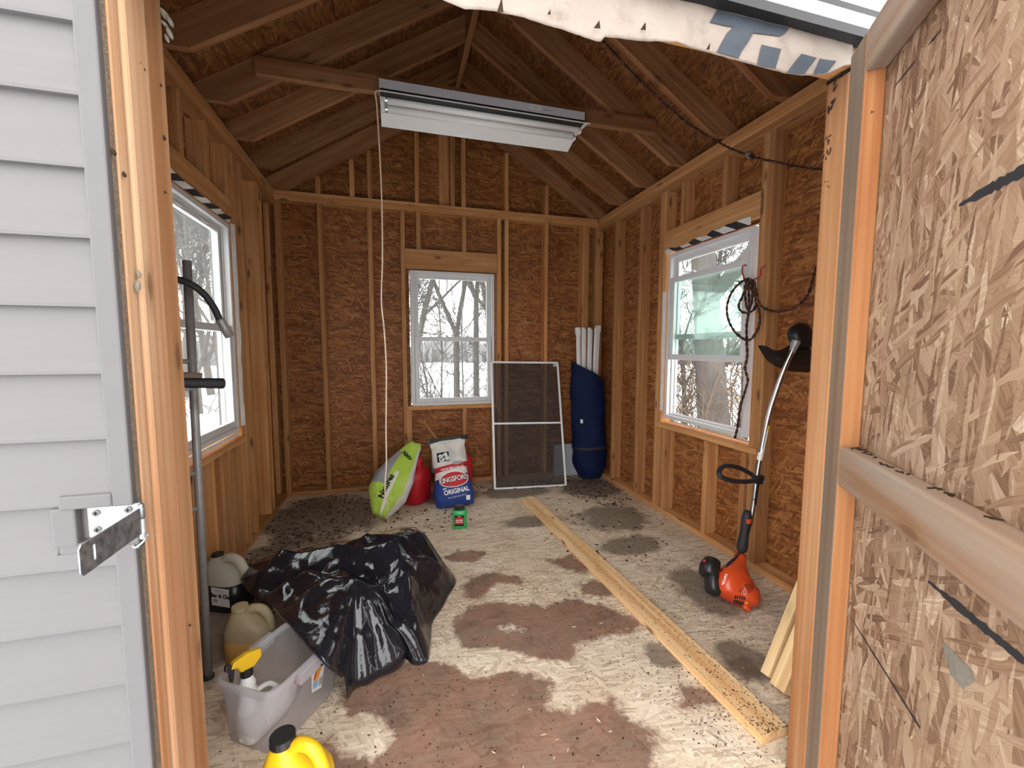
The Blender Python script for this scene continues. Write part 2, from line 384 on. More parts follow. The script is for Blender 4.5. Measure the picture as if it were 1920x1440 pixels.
t = NT('dry_grass', .9, .1); t.col(t.mix(t.noise(t.obj(), 5, 3), (.10, .072, .05), (.19, .145, .105))); M['grass'] = t.m
t = NT('charcoal_sack_paper', .5, .3); u = t.n('SeparateXYZ', t.uv()); x, y = u, u.node.outputs[1]
yy = t.math('ADD', y, t.math('MULTIPLY', x, -.05))
c = t.mix(t.math('GREATER_THAN', yy, .40), (.020, .05, .22), (.68, .65, .60))
band = t.math('MULTIPLY', t.math('GREATER_THAN', yy, .50), t.math('LESS_THAN', yy, .575))
c = t.mix(band, c, (.46, .02, .03))
sh = t.math('MULTIPLY', t.math('GREATER_THAN', yy, .575), t.ramp(t.noise(t.obj(), 9, 4), [(.5, 0), (.68, .6)]))
c = t.mix(sh, c, (.40, .39, .39)); t.col(c); t.bump(t.noise(t.obj(), 22, 4), .5, .012); M['charcoal'] = t.m
t = NT('soil_sack_film', .35, .45); u = t.n('SeparateXYZ', t.uv()); x, y = u, u.node.outputs[1]
c = t.mix(t.noise(t.obj(), 10, 3), (.36, .52, .045), (.46, .62, .10))
g = t.math('MULTIPLY', t.math('LESS_THAN', t.math('ADD', x, t.math('MULTIPLY', y, .35)), .56), t.math('GREATER_THAN', y, .34))
g = t.math('MULTIPLY', g, t.math('LESS_THAN', y, .84))
c = t.mix(g, c, (.27, .28, .30))
c = t.mix(t.math('GREATER_THAN', t.math('ADD', x, t.math('MULTIPLY', t.noise(t.obj(), 9, 3), .12)), .95), c, (.60, .60, .58))
st = t.math('MULTIPLY', t.math('GREATER_THAN', x, .50), t.math('LESS_THAN', x, .60)); st = t.math('MULTIPLY', st, t.math('LESS_THAN', y, .55))
c = t.mix(st, c, (.66, .67, .62)); t.col(c); t.bump(t.noise(t.obj(), 26, 4), .6, .012); M['soil'] = t.m
# ------------------------------------------------------------------ the setting
XL, XR, YB, HT, SD, TH = -.9176, 1.9601, 3.8757, 2.5476, .0889, .038     # stud faces, wall height, stud depth, lumber thickness
XC = (XL+XR)/2; SL = .62
def zl(x): return HT+SL*(1.34-abs(x-XC))       # lower edge of the rafters
UP = Vector((0, 0, 1))
def inM(mb, Mx):
    mi = Mx.inverted(); mb.v = [mi @ p for p in mb.v]; return mb
def stud(a, b, wdir, parent, w=SD, t=TH, name='stud', mat='stud'): return lumber(name, a, b, w, t, wdir, M[mat], parent)
def sheath(parent, M0, rects, name='sheathing_panel', mat='osb', th=.0111):
    for (x0, y0, x1, y1) in rects:
        MB().box((x0-(x0+x1)/2, y0-(y0+y1)/2, 0), (x1-(x0+x1)/2, y1-(y0+y1)/2, th)).build(name, M[mat], parent, M=M0 @ Matrix.Translation(((x0+x1)/2, (y0+y1)/2, 0)))

# floor: fine grid carrying where the stains lie
def ell(p, cx, cy, rx, ry, a=0):
    dx, dy = p[0]-cx, p[1]-cy; c, s = cos(a), sin(a); u, v = (dx*c+dy*s)/rx, (-dx*s+dy*c)/ry
    return max(0, 1.25-sqrt(u*u+v*v))
STAIN_PX = [[(845, 1165), (880, 1135), (950, 1128), (1010, 1135), (1085, 1122), (1140, 1135), (1205, 1170), (1190, 1190), (1130, 1195), (1085, 1212), (1075, 1240), (1010, 1238), (960, 1222), (900, 1228), (862, 1215)],
            [(700, 1235), (860, 1240), (880, 1265), (940, 1255), (1005, 1262), (1040, 1290), (1030, 1320), (1080, 1325), (1150, 1305), (1175, 1335), (1230, 1365), (1220, 1440), (1190, 1500), (560, 1500), (580, 1390), (620, 1345), (640, 1300), (690, 1270)],
            [(862, 1115), (880, 1080), (925, 1072), (985, 1080), (975, 1092), (930, 1098), (905, 1125)], [(1360, 1240), (1395, 1228), (1430, 1245), (1428, 1275), (1395, 1275)], [(1265, 1300), (1300, 1285), (1355, 1292), (1350, 1320), (1310, 1335), (1275, 1335)],
            [(1080, 1100), (1110, 1085), (1150, 1095), (1145, 1118), (1095, 1118)], [(1025, 1050), (1070, 1042), (1115, 1062), (1110, 1078), (1060, 1068)], [(828, 1045), (860, 1030), (912, 1036), (900, 1052), (850, 1058)], [(590, 1090), (610, 1060), (700, 1050), (640, 1100)]]
CLEAN_PX = [[(640, 1345), (690, 1330), (740, 1365), (735, 1395), (690, 1425), (640, 1420), (625, 1390)], [(870, 1228), (905, 1225), (935, 1240), (900, 1256), (880, 1248)], [(930, 1175), (960, 1168), (985, 1180), (955, 1188)]]
def wpoly(P): return [px(u, v, 2, 0).to_2d() for u, v in P]
STAIN_W = [wpoly(P) for P in STAIN_PX]; CLEAN_W = [wpoly(P) for P in CLEAN_PX]
def inside(p, P, w):      # 1 well inside the outline, 0 well outside
    x, y = p[0], p[1]; ins = False; dm = 9
    for i in range(len(P)):
        a, b = P[i], P[i-1]
        if (a.y > y) != (b.y > y) and x < (b.x-a.x)*(y-a.y)/(b.y-a.y)+a.x: ins = not ins
        ab = b-a; t = max(0, min(1, ((x-a.x)*ab.x+(y-a.y)*ab.y)/max(1e-9, ab.length_squared))); dm = min(dm, (Vector((x, y))-a-ab*t).length)
    return max(0, min(1, .5+(dm if ins else -dm)/w))
GRIME = [(1.45, 2.32, .27, .17, 0), (1.05, 1.42, .10, .10, 0), (-.55, 3.35, .55, .55, 0), (-.62, 2.75, .40, .35, 0), (1.55, 2.75, .34, .30, 0), (1.70, 3.45, .4, .35, 0), (.35, 3.55, .5, .22, 0), (1.0, 3.5, .4, .2, 0), (1.55, 1.75, .18, .3, 0), (-.8, 2.2, .22, .8, 0), (1.35, 1.3, .12, .16, 0), (.95, 2.85, .3, .14, 0)]
fx0, fx1, fy0, fy1 = -1.02, 2.06, .81, 3.98
mbf = MB().grid(110, 112, lambda u, v: (fx0+(fx1-fx0)*u, fy0+(fy1-fy0)*v, 0))
stv, grv = [], []
for p in mbf.v:
    st = max(inside(p, P, .16) for P in STAIN_W); st -= max(inside(p, P, .12) for P in CLEAN_W)*.9
    stv.append(st*.95); grv.append(min(.8, max(ell(p, *e) for e in GRIME)))
floor = mbf.build('floor', M['floor']); tag(floor, kind='structure')
for nm, vals in (('stain', stv), ('grime', grv)):
    at = floor.data.attributes.new(nm, 'FLOAT', 'POINT')
    for i, v in enumerate(vals): at.data[i].value = v
slab = MB().box((fx0, fy0, -.02), (fx1, fy1, -.004)).build('floor_base', M['stud'], None); tag(slab, kind='structure'); adopt(slab, floor)
MB().box((fx0, fy0, -.16), (fx1, fy0+.038, -.021)).build('rim_joist', M['weather'], floor)

# ---- back wall
WB = empty('wall_back', (XC, YB+.1, 0), kind='structure')
Mb = frame((0, YB+SD, 0), (1, 0, 0), UP); Mb = Mb @ Matrix.Rotation(pi, 4, 'X') if False else Mb
def bpanel(x0, z0, x1, z1): sheath(WB, frame((0, YB+SD+.0111, 0), (1, 0, 0), UP), [(x0, z0, x1, z1)])
wx0, wx1, wz0, wz1 = .130, .912, .735, 1.976
for z0, z1 in ((0, .929), (.930, 2.173), (2.174, 2.60)):
    if z1 < .95:
        bpanel(-1.02, z0, wx0, z1); bpanel(wx0, z0, wx1, wz0); bpanel(wx1, z0, 2.06, z1); 
    elif z0 < 1: bpanel(-1.02, z0, wx0, z1); bpanel(wx0, wz1, wx1, z1); bpanel(wx1, z0, 2.06, z1)
    else: bpanel(-1.02, z0, .46, z1); bpanel(.463, z0, 2.06, z1)
o = inM(MB().prism([(-1.02, 2.603), (2.06, 2.603), (XC, 3.56)], 1, YB+SD, YB+SD+.0111), frame((XC, YB+SD, 3), (1, 0, 0), UP)).build('gable_panel', M['osb'], WB, M=frame((XC, YB+SD, 3), (1, 0, 0), UP))
yc = YB+SD/2
def bstud(x, z0, z1, name='stud'): stud((x, yc, z0), (x, yc, z1), (0, 1, 0), WB, name=name)
for x in (-.985, -.906, -.586, -.192, .079, .950, 1.022, 1.418, 1.812, 1.850, 1.962, 2.001): bstud(x, TH, HT-.0762)
for x in (.1135, .9295)[:1]: bstud(x, TH, .711)
bstud(.115+.0, 1.976, 1.977) if False else None
for x in (.615,): bstud(x, TH, .711, 'cripple_stud')
bstud(.893, TH, .711, 'cripple_stud')
for x in (.216, .622): bstud(x, 2.151, HT-.0762, 'cripple_stud')
lumber('window_header', (.098, YB+.019, 2.064), (.985-.054, YB+.019, 2.064), .175, TH, UP, M['stud'], WB)
lumber('window_sill_plate', (.098, yc, .730), (.931, yc, .730), TH, SD, UP, M['stud'], WB)
lumber('bottom_plate', (-1.01, yc, TH/2), (2.05, yc, TH/2), TH, SD, UP, M['stud'], WB)
for k, x0 in ((1, -1.01), (0, -.92)): lumber('top_plate', (x0, yc, HT-.019-.038*k), (2.05 if k else 1.955, yc, HT-.019-.038*k), TH, SD, UP, M['stud'], WB)
for x in (-.592, -.325, -.182, .212, .522, .621, 1.022, 1.418):
    zt = zl(x)-.004; bstud(x, HT, min(zt, zl(x))-.0, 'gable_stud')
lumber('gable_seam_board', (.455, YB+SD-.012, HT), (.455, YB+SD-.012, 3.32), .092, .022, (1, 0, 0), M['stud'], WB)

def skin(parent, M0, X0, Z0, X1, Z1, x0, z0, x1, z1):
    MB().box((X0, Z0, 0), (x0, Z1, .012)).box((x1, Z0, 0), (X1, Z1, .012)).box((x0, Z0, 0), (x1, z0, .012)).box((x0, z1, 0), (x1, Z1, .012)).build('outer_siding', M['siding'], parent, M=M0)
skin(WB, frame((0, YB+SD+.0245, 0), (1, 0, 0), UP), -1.02, -.2, 2.06, 2.62, wx0, wz0, wx1, wz1)
# ---- side walls
def side_wall(sgn, name, ys, win, cripples, hz, sill):
    X = XR if sgn > 0 else XL; xc = X+sgn*SD/2; xo = X+sgn*SD
    R = empty(name, (X+sgn*.1, (.9+YB)/2, 0), kind='structure')
    M0 = frame((xo+(.0111 if sgn > 0 else 0), 0, 0), (0, 1, 0), UP) if sgn > 0 else frame((xo, 0, 0), (0, 1, 0), UP)
    M0 = frame((xo if sgn > 0 else xo-.0111, 0, 0), (0, 1, 0), UP)
    y0, y1, z0, z1 = win
    for a, b in ((.81, 2.26), (2.261, YB+.1)):
        for c, d in ((0, 1.219), (1.220, 2.58)):
            # cut the window out of each sheet
            xs = sorted({a, b, *[q for q in (y0, y1) if a < q < b]}); zs = sorted({c, d, *[q for q in (z0, z1) if c < q < d]})
            for i in range(len(xs)-1):
                col = []
                for j in range(len(zs)-1):
                    mx, mz = (xs[i]+xs[i+1])/2, (zs[j]+zs[j+1])/2
                    if not (y0 < mx < y1 and z0 < mz < z1): sheath(R, M0, [(xs[i], zs[j], xs[i+1], zs[j+1])])
    skin(R, frame((xo+.0125 if sgn > 0 else xo-.0245, 0, 0), (0, 1, 0), UP), .80, -.2, YB+.11, 2.60, y0, z0, y1, z1)
    for y in ys: stud((xc, y, TH), (xc, y, HT-.1143), (1, 0, 0), R)
    for y, za, zb in cripples: stud((xc, y, za), (xc, y, zb), (1, 0, 0), R, name='cripple_stud')
    lumber('window_header', (X+sgn*.019, y0-.03, (hz[0]+hz[1])/2), (X+sgn*.019, y1+.03, (hz[0]+hz[1])/2), hz[1]-hz[0], TH, UP, M['stud'], R)
    lumber('window_sill_plate', (xc-sgn*.004, y0-.07, sill-.019), (xc-sgn*.004, y1+.06, sill-.019), SD+.008, TH, (1, 0, 0), M['stud'], R)
    lumber('bottom_plate', (xc, .93, TH/2), (xc, YB-.002, TH/2), SD, TH, (1, 0, 0), M['stud'], R)
    for k in range(3): lumber('top_plate', (xc, .93, HT-.019-.0381*k), (xc, YB-.002, HT-.019-.0381*k), SD, TH, (1, 0, 0), M['stud'], R, bevel=.002)
    return R
WR = side_wall(1, 'wall_right', (3.522, 3.112, 2.835, 2.793, 1.915, 1.877, 1.42, 1.03), (1.94, 2.77, .71, 2.0), [(2.279, TH, .665), (2.73, TH, .665), (1.97, TH, .665), (2.60, 2.143, 2.433), (2.21, 2.143, 2.433)], (2.006, 2.143), .708)
WL = side_wall(-1, 'wall_left', (3.50, 3.42, 3.09, 2.945, 2.905, 2.05, 2.01, 1.62, 1.21), (2.09, 2.875, .74, 2.0), [(2.45, TH, .70), (2.67, TH, .70), (2.84, TH, .70), (2.25, TH, .70), (2.60, 2.145, 2.433), (2.32, 2.145, 2.433), (2.86, 2.145, 2.433)], (1.99, 2.145), .735)

# ---- roof seen from inside
CE = empty('ceiling', (XC, 2.4, 3.4), kind='structure')
DV = .165
for s in (-1, 1):
    e = Vector((XC+s*1.80, 0, zl(XC+s*1.80)+DV)); r = Vector((XC, 0, zl(XC)+DV)); L = (r-e).length
    for ya, yb in ((.70, 2.21), (2.213, 4.03)):
        M0 = frame((e+r)/2+Vector((0, (ya+yb)/2, 0)), (0, 1, 0), r-e)
        if M0.col[2].z < 0: M0 = frame((e+r)/2+Vector((0, (ya+yb)/2, 0)), (0, -1, 0), r-e)
        for va, vb in ((-L/2, .12), (.123, L/2)):
            MB().box((-(yb-ya)/2, va, 0), ((yb-ya)/2, vb, .014)).build('roof_sheathing', M['osb_roof_shaded'], CE, M=M0)
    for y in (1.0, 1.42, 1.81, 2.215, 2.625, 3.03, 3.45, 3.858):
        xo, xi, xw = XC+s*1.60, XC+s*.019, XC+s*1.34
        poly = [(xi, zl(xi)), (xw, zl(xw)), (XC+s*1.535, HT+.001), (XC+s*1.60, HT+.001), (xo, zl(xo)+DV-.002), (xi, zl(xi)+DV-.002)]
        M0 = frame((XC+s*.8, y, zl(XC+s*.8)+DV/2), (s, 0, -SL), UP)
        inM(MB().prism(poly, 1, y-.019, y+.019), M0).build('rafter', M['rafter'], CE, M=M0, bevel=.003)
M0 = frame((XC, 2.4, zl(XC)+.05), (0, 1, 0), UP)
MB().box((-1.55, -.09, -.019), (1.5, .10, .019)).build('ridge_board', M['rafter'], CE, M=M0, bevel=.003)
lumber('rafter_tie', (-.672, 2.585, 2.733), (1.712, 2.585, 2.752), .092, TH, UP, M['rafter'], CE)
for s in (-1, 1):      # strips of shingles seen from outside
    e = Vector((XC+s*1.84, 0, zl(XC+s*1.84)+DV)); r = Vector((XC, 0, zl(XC)+DV))
    M0 = frame((e+r)/2+Vector((0, 2.37, .022)), (0, 1, 0), r-e)
    MB().box((-1.67, -(r-e).length/2, 0 if M0.col[2].z > 0 else -.01), (1.67, (r-e).length/2, .01 if M0.col[2].z > 0 else 0)).build('shingle_layer', M['trim_d'], CE, M=M0)

# ---- windows: local X across, Y outward, Z up; origin at the middle of the sill
def window(n, M0, raised=0., w=.764, h=1.215, lead=None):
    R = bpy.data.objects.new('window_%d' % n, None); COL.objects.link(R); R.matrix_basis = M0; R['kind'] = 'structure'
    def ringbox(mb, x0, z0, x1, z1, t, ya, yb, tb=None):
        tb = tb or t
        mb.box((x0, ya, z0), (x0+t, yb, z1)); mb.box((x1-t, ya, z0), (x1, yb, z1)); mb.box((x0+t, ya, z0), (x1-t, yb, z0+tb)); mb.box((x0+t, ya, z1-t), (x1-t, yb, z1)); return mb
    hw = w/2
    f = ringbox(MB(), -hw, 0, hw, h, .026, .0, .085); ringbox(f, -hw+.026, .026, hw-.026, h-.026, .012, .028, .034); ringbox(f, -hw+.026, .026, hw-.026, h-.026, .012, .060, .066)
    f.build('window_frame', M['vinyl'], R, bevel=.002, M=M0)
    sw, sh = w-.060, (h-.052)/2+.018
    for nm, z0, ya in (('lower_sash', .027+raised, .004), ('upper_sash', h-.027-sh, .037)):
        s = ringbox(MB(), -sw/2, z0, sw/2, z0+sh, .038, ya, ya+.024, .040)
        so = s.build(nm, M['vinyl'], R, bevel=.003, M=M0)
        MB().box((-sw/2+.036, ya+.010, z0+.038), (sw/2-.036, ya+.014, z0+sh-.036)).build('pane', M['glass_green' if raised and nm[0] == 'l' else 'glass'], so, M=M0)
        if nm == 'lower_sash' or raised:
            for x in (-.13, .13):
                lk = MB().box((x-.028, ya-.004+(.0), z0+sh), (x+.028, ya+.02, z0+sh+.006)).lathe([(.016, z0+sh+.004), (.014, z0+sh+.016), (.0, z0+sh+.018)], 10, Matrix.Translation((x, ya+.008, 0)))
                lk.build('sash_lock', M['vinyl'], so, M=M0, smooth=False)
    for x in (-.14, .14): MB().box((x-.035, .030, h-.027-.030), (x+.035, .037, h-.027-.022)).build('vent_latch', M['vinyl'], R, M=M0)
    return R
W1 = window(1, frame((.5215, YB+.004, .750), (1, 0, 0), (0, 1, 0)))
W2 = window(2, frame((XR+.004, 2.355, .750), (0, -1, 0), (1, 0, 0)), raised=.415)
W3 = window(3, frame((XL-.004, 2.482, .775), (0, 1, 0), (-1, 0, 0)))
# house wrap folded into the openings
def flap(parent, pts, mat, name='wrap_flap'):
    n = len(pts)//2
    mb = MB().add(pts, [(i, i+1, n+i+1, n+i) for i in range(n-1)]); return mb.build(name, mat, parent, solid=.0015)
rr = random.Random(3)
ys = [1.985+.06*i for i in range(14)]
flap(W2, [(XR-.006-rr.random()*.006, y, 1.972+.004*rr.random()) for y in ys]+[(XR-.012, y, 1.988+.022*rr.random()+(.014 if y < 2.3 else 0)) for y in ys], M['wrap_stripe'])
zs = [.80+.075*i for i in range(13)]
flap(W2, [(XR-.004, 2.742, z) for z in zs]+[(XR-.009, 2.768+.012*rr.random(), z) for z in zs], M['wrap_plain'])
ys = [2.06+.065*i for i in range(13)]
flap(W3, [(XL+.004, y, 1.992) for y in ys]+[(XL+.014+.012*rr.random(), y, 2.012+.014*rr.random()) for y in ys], M['wrap_stripe'])
zs = [.80+.08*i for i in range(16)]
flap(W3, [(XL+.003, 2.866, z) for z in zs]+[(XL+.010+.006*rr.random(), 2.892+.014*rr.random(), z) for z in zs], M['wrap_plain'])
zs = [2.10+.06*i for i in range(13)]
flap(W3, [(XL+.004, y, .776) for y in zs]+[(XL+.012, y, .757+.008*rr.random()) for y in zs], M['wrap_plain'])
zs = [.78+.095*i for i in range(13)]
flap(W1, [(.141, YB-.001, z) for z in zs]+[(.131+.003*rr.random(), YB-.006, z) for z in zs], M['wrap_plain'])

# ---- front wall with the doorway
YS = .806; JX = -.408
WF = empty('wall_front', (-.7, YS, 0), kind='structure')
def lap_siding(x0, x1, ks, name):
    mb = MB()
    for k in ks:
        z = 1.230+.1016*k
        mb.prism([(YS-.019, z), (YS-.0195, z+.005), (YS-.0085, z+.1018), (YS-.006, z+.1018), (YS-.006, z)], 0, x0, x1)
    return mb.build(name, M['siding'], WF)
lap_siding(-1.06, -.510, range(-16, 14), 'siding')
hz = (.965, 1.040)
lap_siding(-.510, -.434, [k for k in range(-16, 14) if k != -3], 'siding')
MB().box((-.511, YS-.0195, .925), (-.434, YS-.006, .950)).box((-.511, YS-.016, .925), (-.500, YS-.006, 1.028)).build('siding_patch', M['siding'], WF)

# cut trim round the hasp
tm = MB().box((-.502, .783, 1.021), (-.434, .803, 1.043)).box((-.507, .787, .946), (-.404, .803, .966)).box((-.514, .7855, .962), (-.483, .803, 1.024)).box((-.483, .7990, .966), (-.404, .806, 1.021))
tm.build('hasp_surround', M['trim'], WF, bevel=.003)
MB().box((-.437, .785, 1.020), (JX, .800, 2.62)).box((-.437, .785, -.3), (JX, .800, .957)).build('corner_trim', M['trim'], WF, bevel=.003)
rr = random.Random(5)
e = MB().box((-.90, .8005, -.3), (JX-.001, .8125, 2.62)); e.build('panel_edge', M['osb_edge'], WF, bevel=.001)
lumber('door_frame_board', (JX-.045, .827, -.1), (JX-.045, .827, 2.15), .09, .026, (1, 0, 0), M['jamb'], WF)
lumber('jamb_post', (JX-.017, .8805, 0), (JX-.017, .8805, 2.15), .069, .044, (0, 1, 0), M['jamb'], WF, bevel=.006)
lumber('jamb_post', (JX-.019, .9465, 0), (JX-.019, .9465, 2.15), .0625, .042, (0, 1, 0), M['jamb2'], WF, bevel=.005)
MB().box((-1.02, .815, -.1), (JX-.045, .97, 2.60)).build('front_framing', M['stud'], WF)
# right of the doorway
lumber('jamb_post', (1.156, .879, 0), (1.156, .879, 1.972), .062, .072, (0, 1, 0), M['jamb2'], WF, bevel=.006)
MB().box((1.122, .848, 1.972), (1.19, .912, 1.979)).build('post_cap_felt', M['trim_d'], WF)
MB().box((1.193, .822, -.1), (2.06, .912, 2.60)).build('front_framing', M['stud'], WF)
MB().box((1.122, YS, -.3), (2.06, YS+.012, 2.60)).build('siding_backing', M['siding'], WF)
# over the doorway: header, gable, lower edge trim, laps of siding
lumber('door_header', (-.45, .868, 2.075), (1.5, .868, 2.075), .184, .085, UP, M['stud'], WF)
MB().prism([(-1.06, 2.58), (-1.06, 2.15), (2.06, 2.15), (2.06, 2.58), (XC, 3.56)], 1, YS+.006, YS+.030).build('gable_panel', M['osb'], WF)
MB().prism([(.775, 1.988), (.775, 2.008), (.806, 2.008), (.806, 1.988)], 0, -.44, 2.0).prism([(.789, 2.008), (.787, 2.040), (.806, 2.040), (.806, 2.008)], 0, -.44, 2.0).build('door_head_trim', [M['trim_d']], WF)  # near-black colour stands for the shade on the trim's underside
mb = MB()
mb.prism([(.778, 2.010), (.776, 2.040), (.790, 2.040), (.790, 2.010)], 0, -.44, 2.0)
mb.build('lit_trim_face', M['trim_lit'], WF, bevel=.003)
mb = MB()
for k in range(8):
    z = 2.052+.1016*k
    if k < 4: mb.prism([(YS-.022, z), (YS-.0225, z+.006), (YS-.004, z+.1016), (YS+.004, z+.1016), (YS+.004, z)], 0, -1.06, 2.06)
mb.build('gable_siding', M['trim_lit'], WF)
MB().box((-1.06, .7765, 2.0385), (2.06, .806, 2.0525)).build('lap_shade_strip', M['trim_d'], WF)  # dark strip drawn as the shade under the siding lap
# dried insects and crumbs stuck on the posts
mb = MB()
for (u, v, sz, a) in [(1577, 142, .014, .6), (1566, 160, .016, .8), (1560, 196, .018, .9), (1557, 205, .012, .3), (1553, 262, .010, .8), (1550, 268, .009, .3), (1553, 288, .012, .6), (1545, 293, .010, .4), (1541, 298, .008, .2), (1543, 340, .005, 0), (1552, 346, .006, 1)]:
    p = px(u, v, 0, 1.120-.002)
    for q in range(3):
        o = p+Vector((0, (rr.random()-.5)*.012, (rr.random()-.5)*.018)); mb.lathe([(0, -sz*.5), (sz*.16, -sz*.2), (sz*.13, sz*.2), (0, sz*.5)], 6, Matrix.Translation(o) @ Matrix.Rotation(a+rr.random()-.5, 4, 'X'))
mb.build('insect_remains', M['crumb'], WF)
mb = MB()
for (u, v, sz) in [(270, 130, .008), (262, 258-140, .006), (213, 285, .012), (233, 327, .010), (262, 375, .005), (302, 160, .006), (310, 360, .006), (308, 258, .010), (356, 1172, .007), (350, 1278, .005)]:
    p = px(u, v, 0, JX+.004)
    mb.lathe([(0, -sz*.5), (sz*.3, -sz*.2), (sz*.25, sz*.2), (0, sz*.5)], 6, Matrix.Translation(p) @ Matrix.Rotation(rr.random(), 4, 'X'))
mb.build('insect_remains', M['crumb'], WF)

# ---- open door on the right, its inside towards us
H0 = Vector((1.04, .75, 0)); DD = Vector((-.585, -.811, 0)).normalized(); DM = frame(H0, DD, UP)
D1 = bpy.data.objects.new('door_1', None); COL.objects.link(D1); D1.matrix_basis = DM; D1['kind'] = 'structure'
def dbox(name, x0, y0, z0, x1, y1, z1, mat, grain='y', bevel=.003, parent=None):
    c = ((x0+x1)/2, (y0+y1)/2, (z0+z1)/2)
    if grain == 'y': Mx = DM @ Matrix.Translation(c) @ Matrix.Rotation(pi/2, 4, 'Z'); hx, hy = (y1-y0)/2, (x1-x0)/2
    else: Mx = DM @ Matrix.Translation(c); hx, hy = (x1-x0)/2, (y1-y0)/2
    return MB().box((-hx, -hy, -(z1-z0)/2), (hx, hy, (z1-z0)/2)).build(name, M[mat], parent or D1, bevel=bevel, M=Mx)
st = dbox('stile', .016, -.15, .0, .1015, 1.925, .038, 'weather', bevel=.004)
st.data.materials.append(M['stile'])
for p in st.data.polygons:
    if (st.matrix_basis.to_3x3() @ p.normal).dot(DM.col[0].to_3d()) > .9: p.material_index = 1
dbox('door_panel', .0, -.15, -.0115, 1.0, 1.99, -.0002, 'osb_door', 'x', 0)
dbox('door_skin', -.002, -.15, -.024, 1.0, 1.99, -.012, 'siding', 'x', 0)
dbox('middle_rail', .102, .967, .0, 1.0, 1.055, .038, 'rail', 'x', .005)
dbox('top_rail', .102, 1.842, .0, 1.0, 1.925, .038, 'rail', 'x', .005)
dbox('bottom_rail', .102, -.15, .0, 1.0, -.06, .038, 'rail', 'x', .005)
def on_door(u, v, off):
    n = DM.col[2].to_3d(); d = (u-960)/F_PX*_R + (v-720)/F_PX*_D + _f
    return DM.inverted() @ (CAM + d*(((H0+n*off)-CAM).dot(n)/d.dot(n)))
for (a, b, wd) in [((1740, 1090), (1920, 1240), .006), ((1592, 1153), (1725, 1365), .0025), ((1798, 385), (1925, 316), .007), ((1740, 85), (1765, 55), .002), ((1675, 165), (1715, 115), .002)]:
    p, q = on_door(*a, .0004), on_door(*b, .0004); dv = (q-p).normalized(); nv = Vector((-dv.y, dv.x, 0))
    rr = random.Random(int(a[0])); top, bot = [], []
    for i in range(25):
        c = p.lerp(q, i/24); hw = wd*(.25+.75*min(1, i/8))*(.7+.6*rr.random()); top.append(c+nv*hw); bot.append(c-nv*hw)
    MB().add(top+bot, [(i, i+1, 25+i+1, 25+i) for i in range(24)]).build('marking_line', M['black_rubber'], D1, M=DM, fix=False)
p = on_door(1656, 211, .0); MB().tube([p, p+Vector((.006, .002, .022))], .0012, 6).lathe([(0, 0), (.003, 0), (.003, .001), (0, .001)], 8, Matrix.Translation(p+Vector((.006, .002, .022)))).build('nail', M['screw'], D1, M=DM)
mb = MB(); rr = random.Random(12)
for i in range(26):
    x = .11+.42*rr.random(); mb.box((-.004-.004*rr.random(), 0, -.0012), (.004, .002, .0012), Matrix.Translation((x, 1.0552, .004+.020*rr.random())) @ Matrix.Rotation(rr.random()*3, 4, 'Y'))
mb.build('crumbs', M['crumb'], D1, M=DM)
# blotch of pale glue on the door panel
p = on_door(1795, 1255, .0003); mb = MB(); rg = []
for r in (.0, .5, .8, 1.):
    rg.append([p+Vector(((.026+.010*sin(3*a))*r*cos(a)*1.1, (.018+.006*cos(2*a))*r*sin(a)*1.5, .0016*(1-r))) for a in [2*pi*j/18 for j in range(18)]])
mb.loft(rg, cap=False).build('glue_smear', M['cocoon'], D1, M=DM, smooth=True)

# ---- ground outside and the distant edge of the field
rr = random.Random(2)
def gz(x, y):
    d = max(0, sqrt((x-.5)**2+(y-2.4)**2)-2.6)
    return -.32+min(1, d/3)*.10*(noise.noise((x*.3, y*.3, 0))+.3*noise.noise((x*1.1, y*1.1, 3)))
ground = MB().grid(90, 90, lambda u, v: ((lambda x, y: (x, y, gz(x, y)))(-70*(1-2*u)*abs(1-2*u), 12+68*(2*v-1)*abs(2*v-1)))).build('ground', M['snow'], smooth=True); tag(ground, kind='structure')
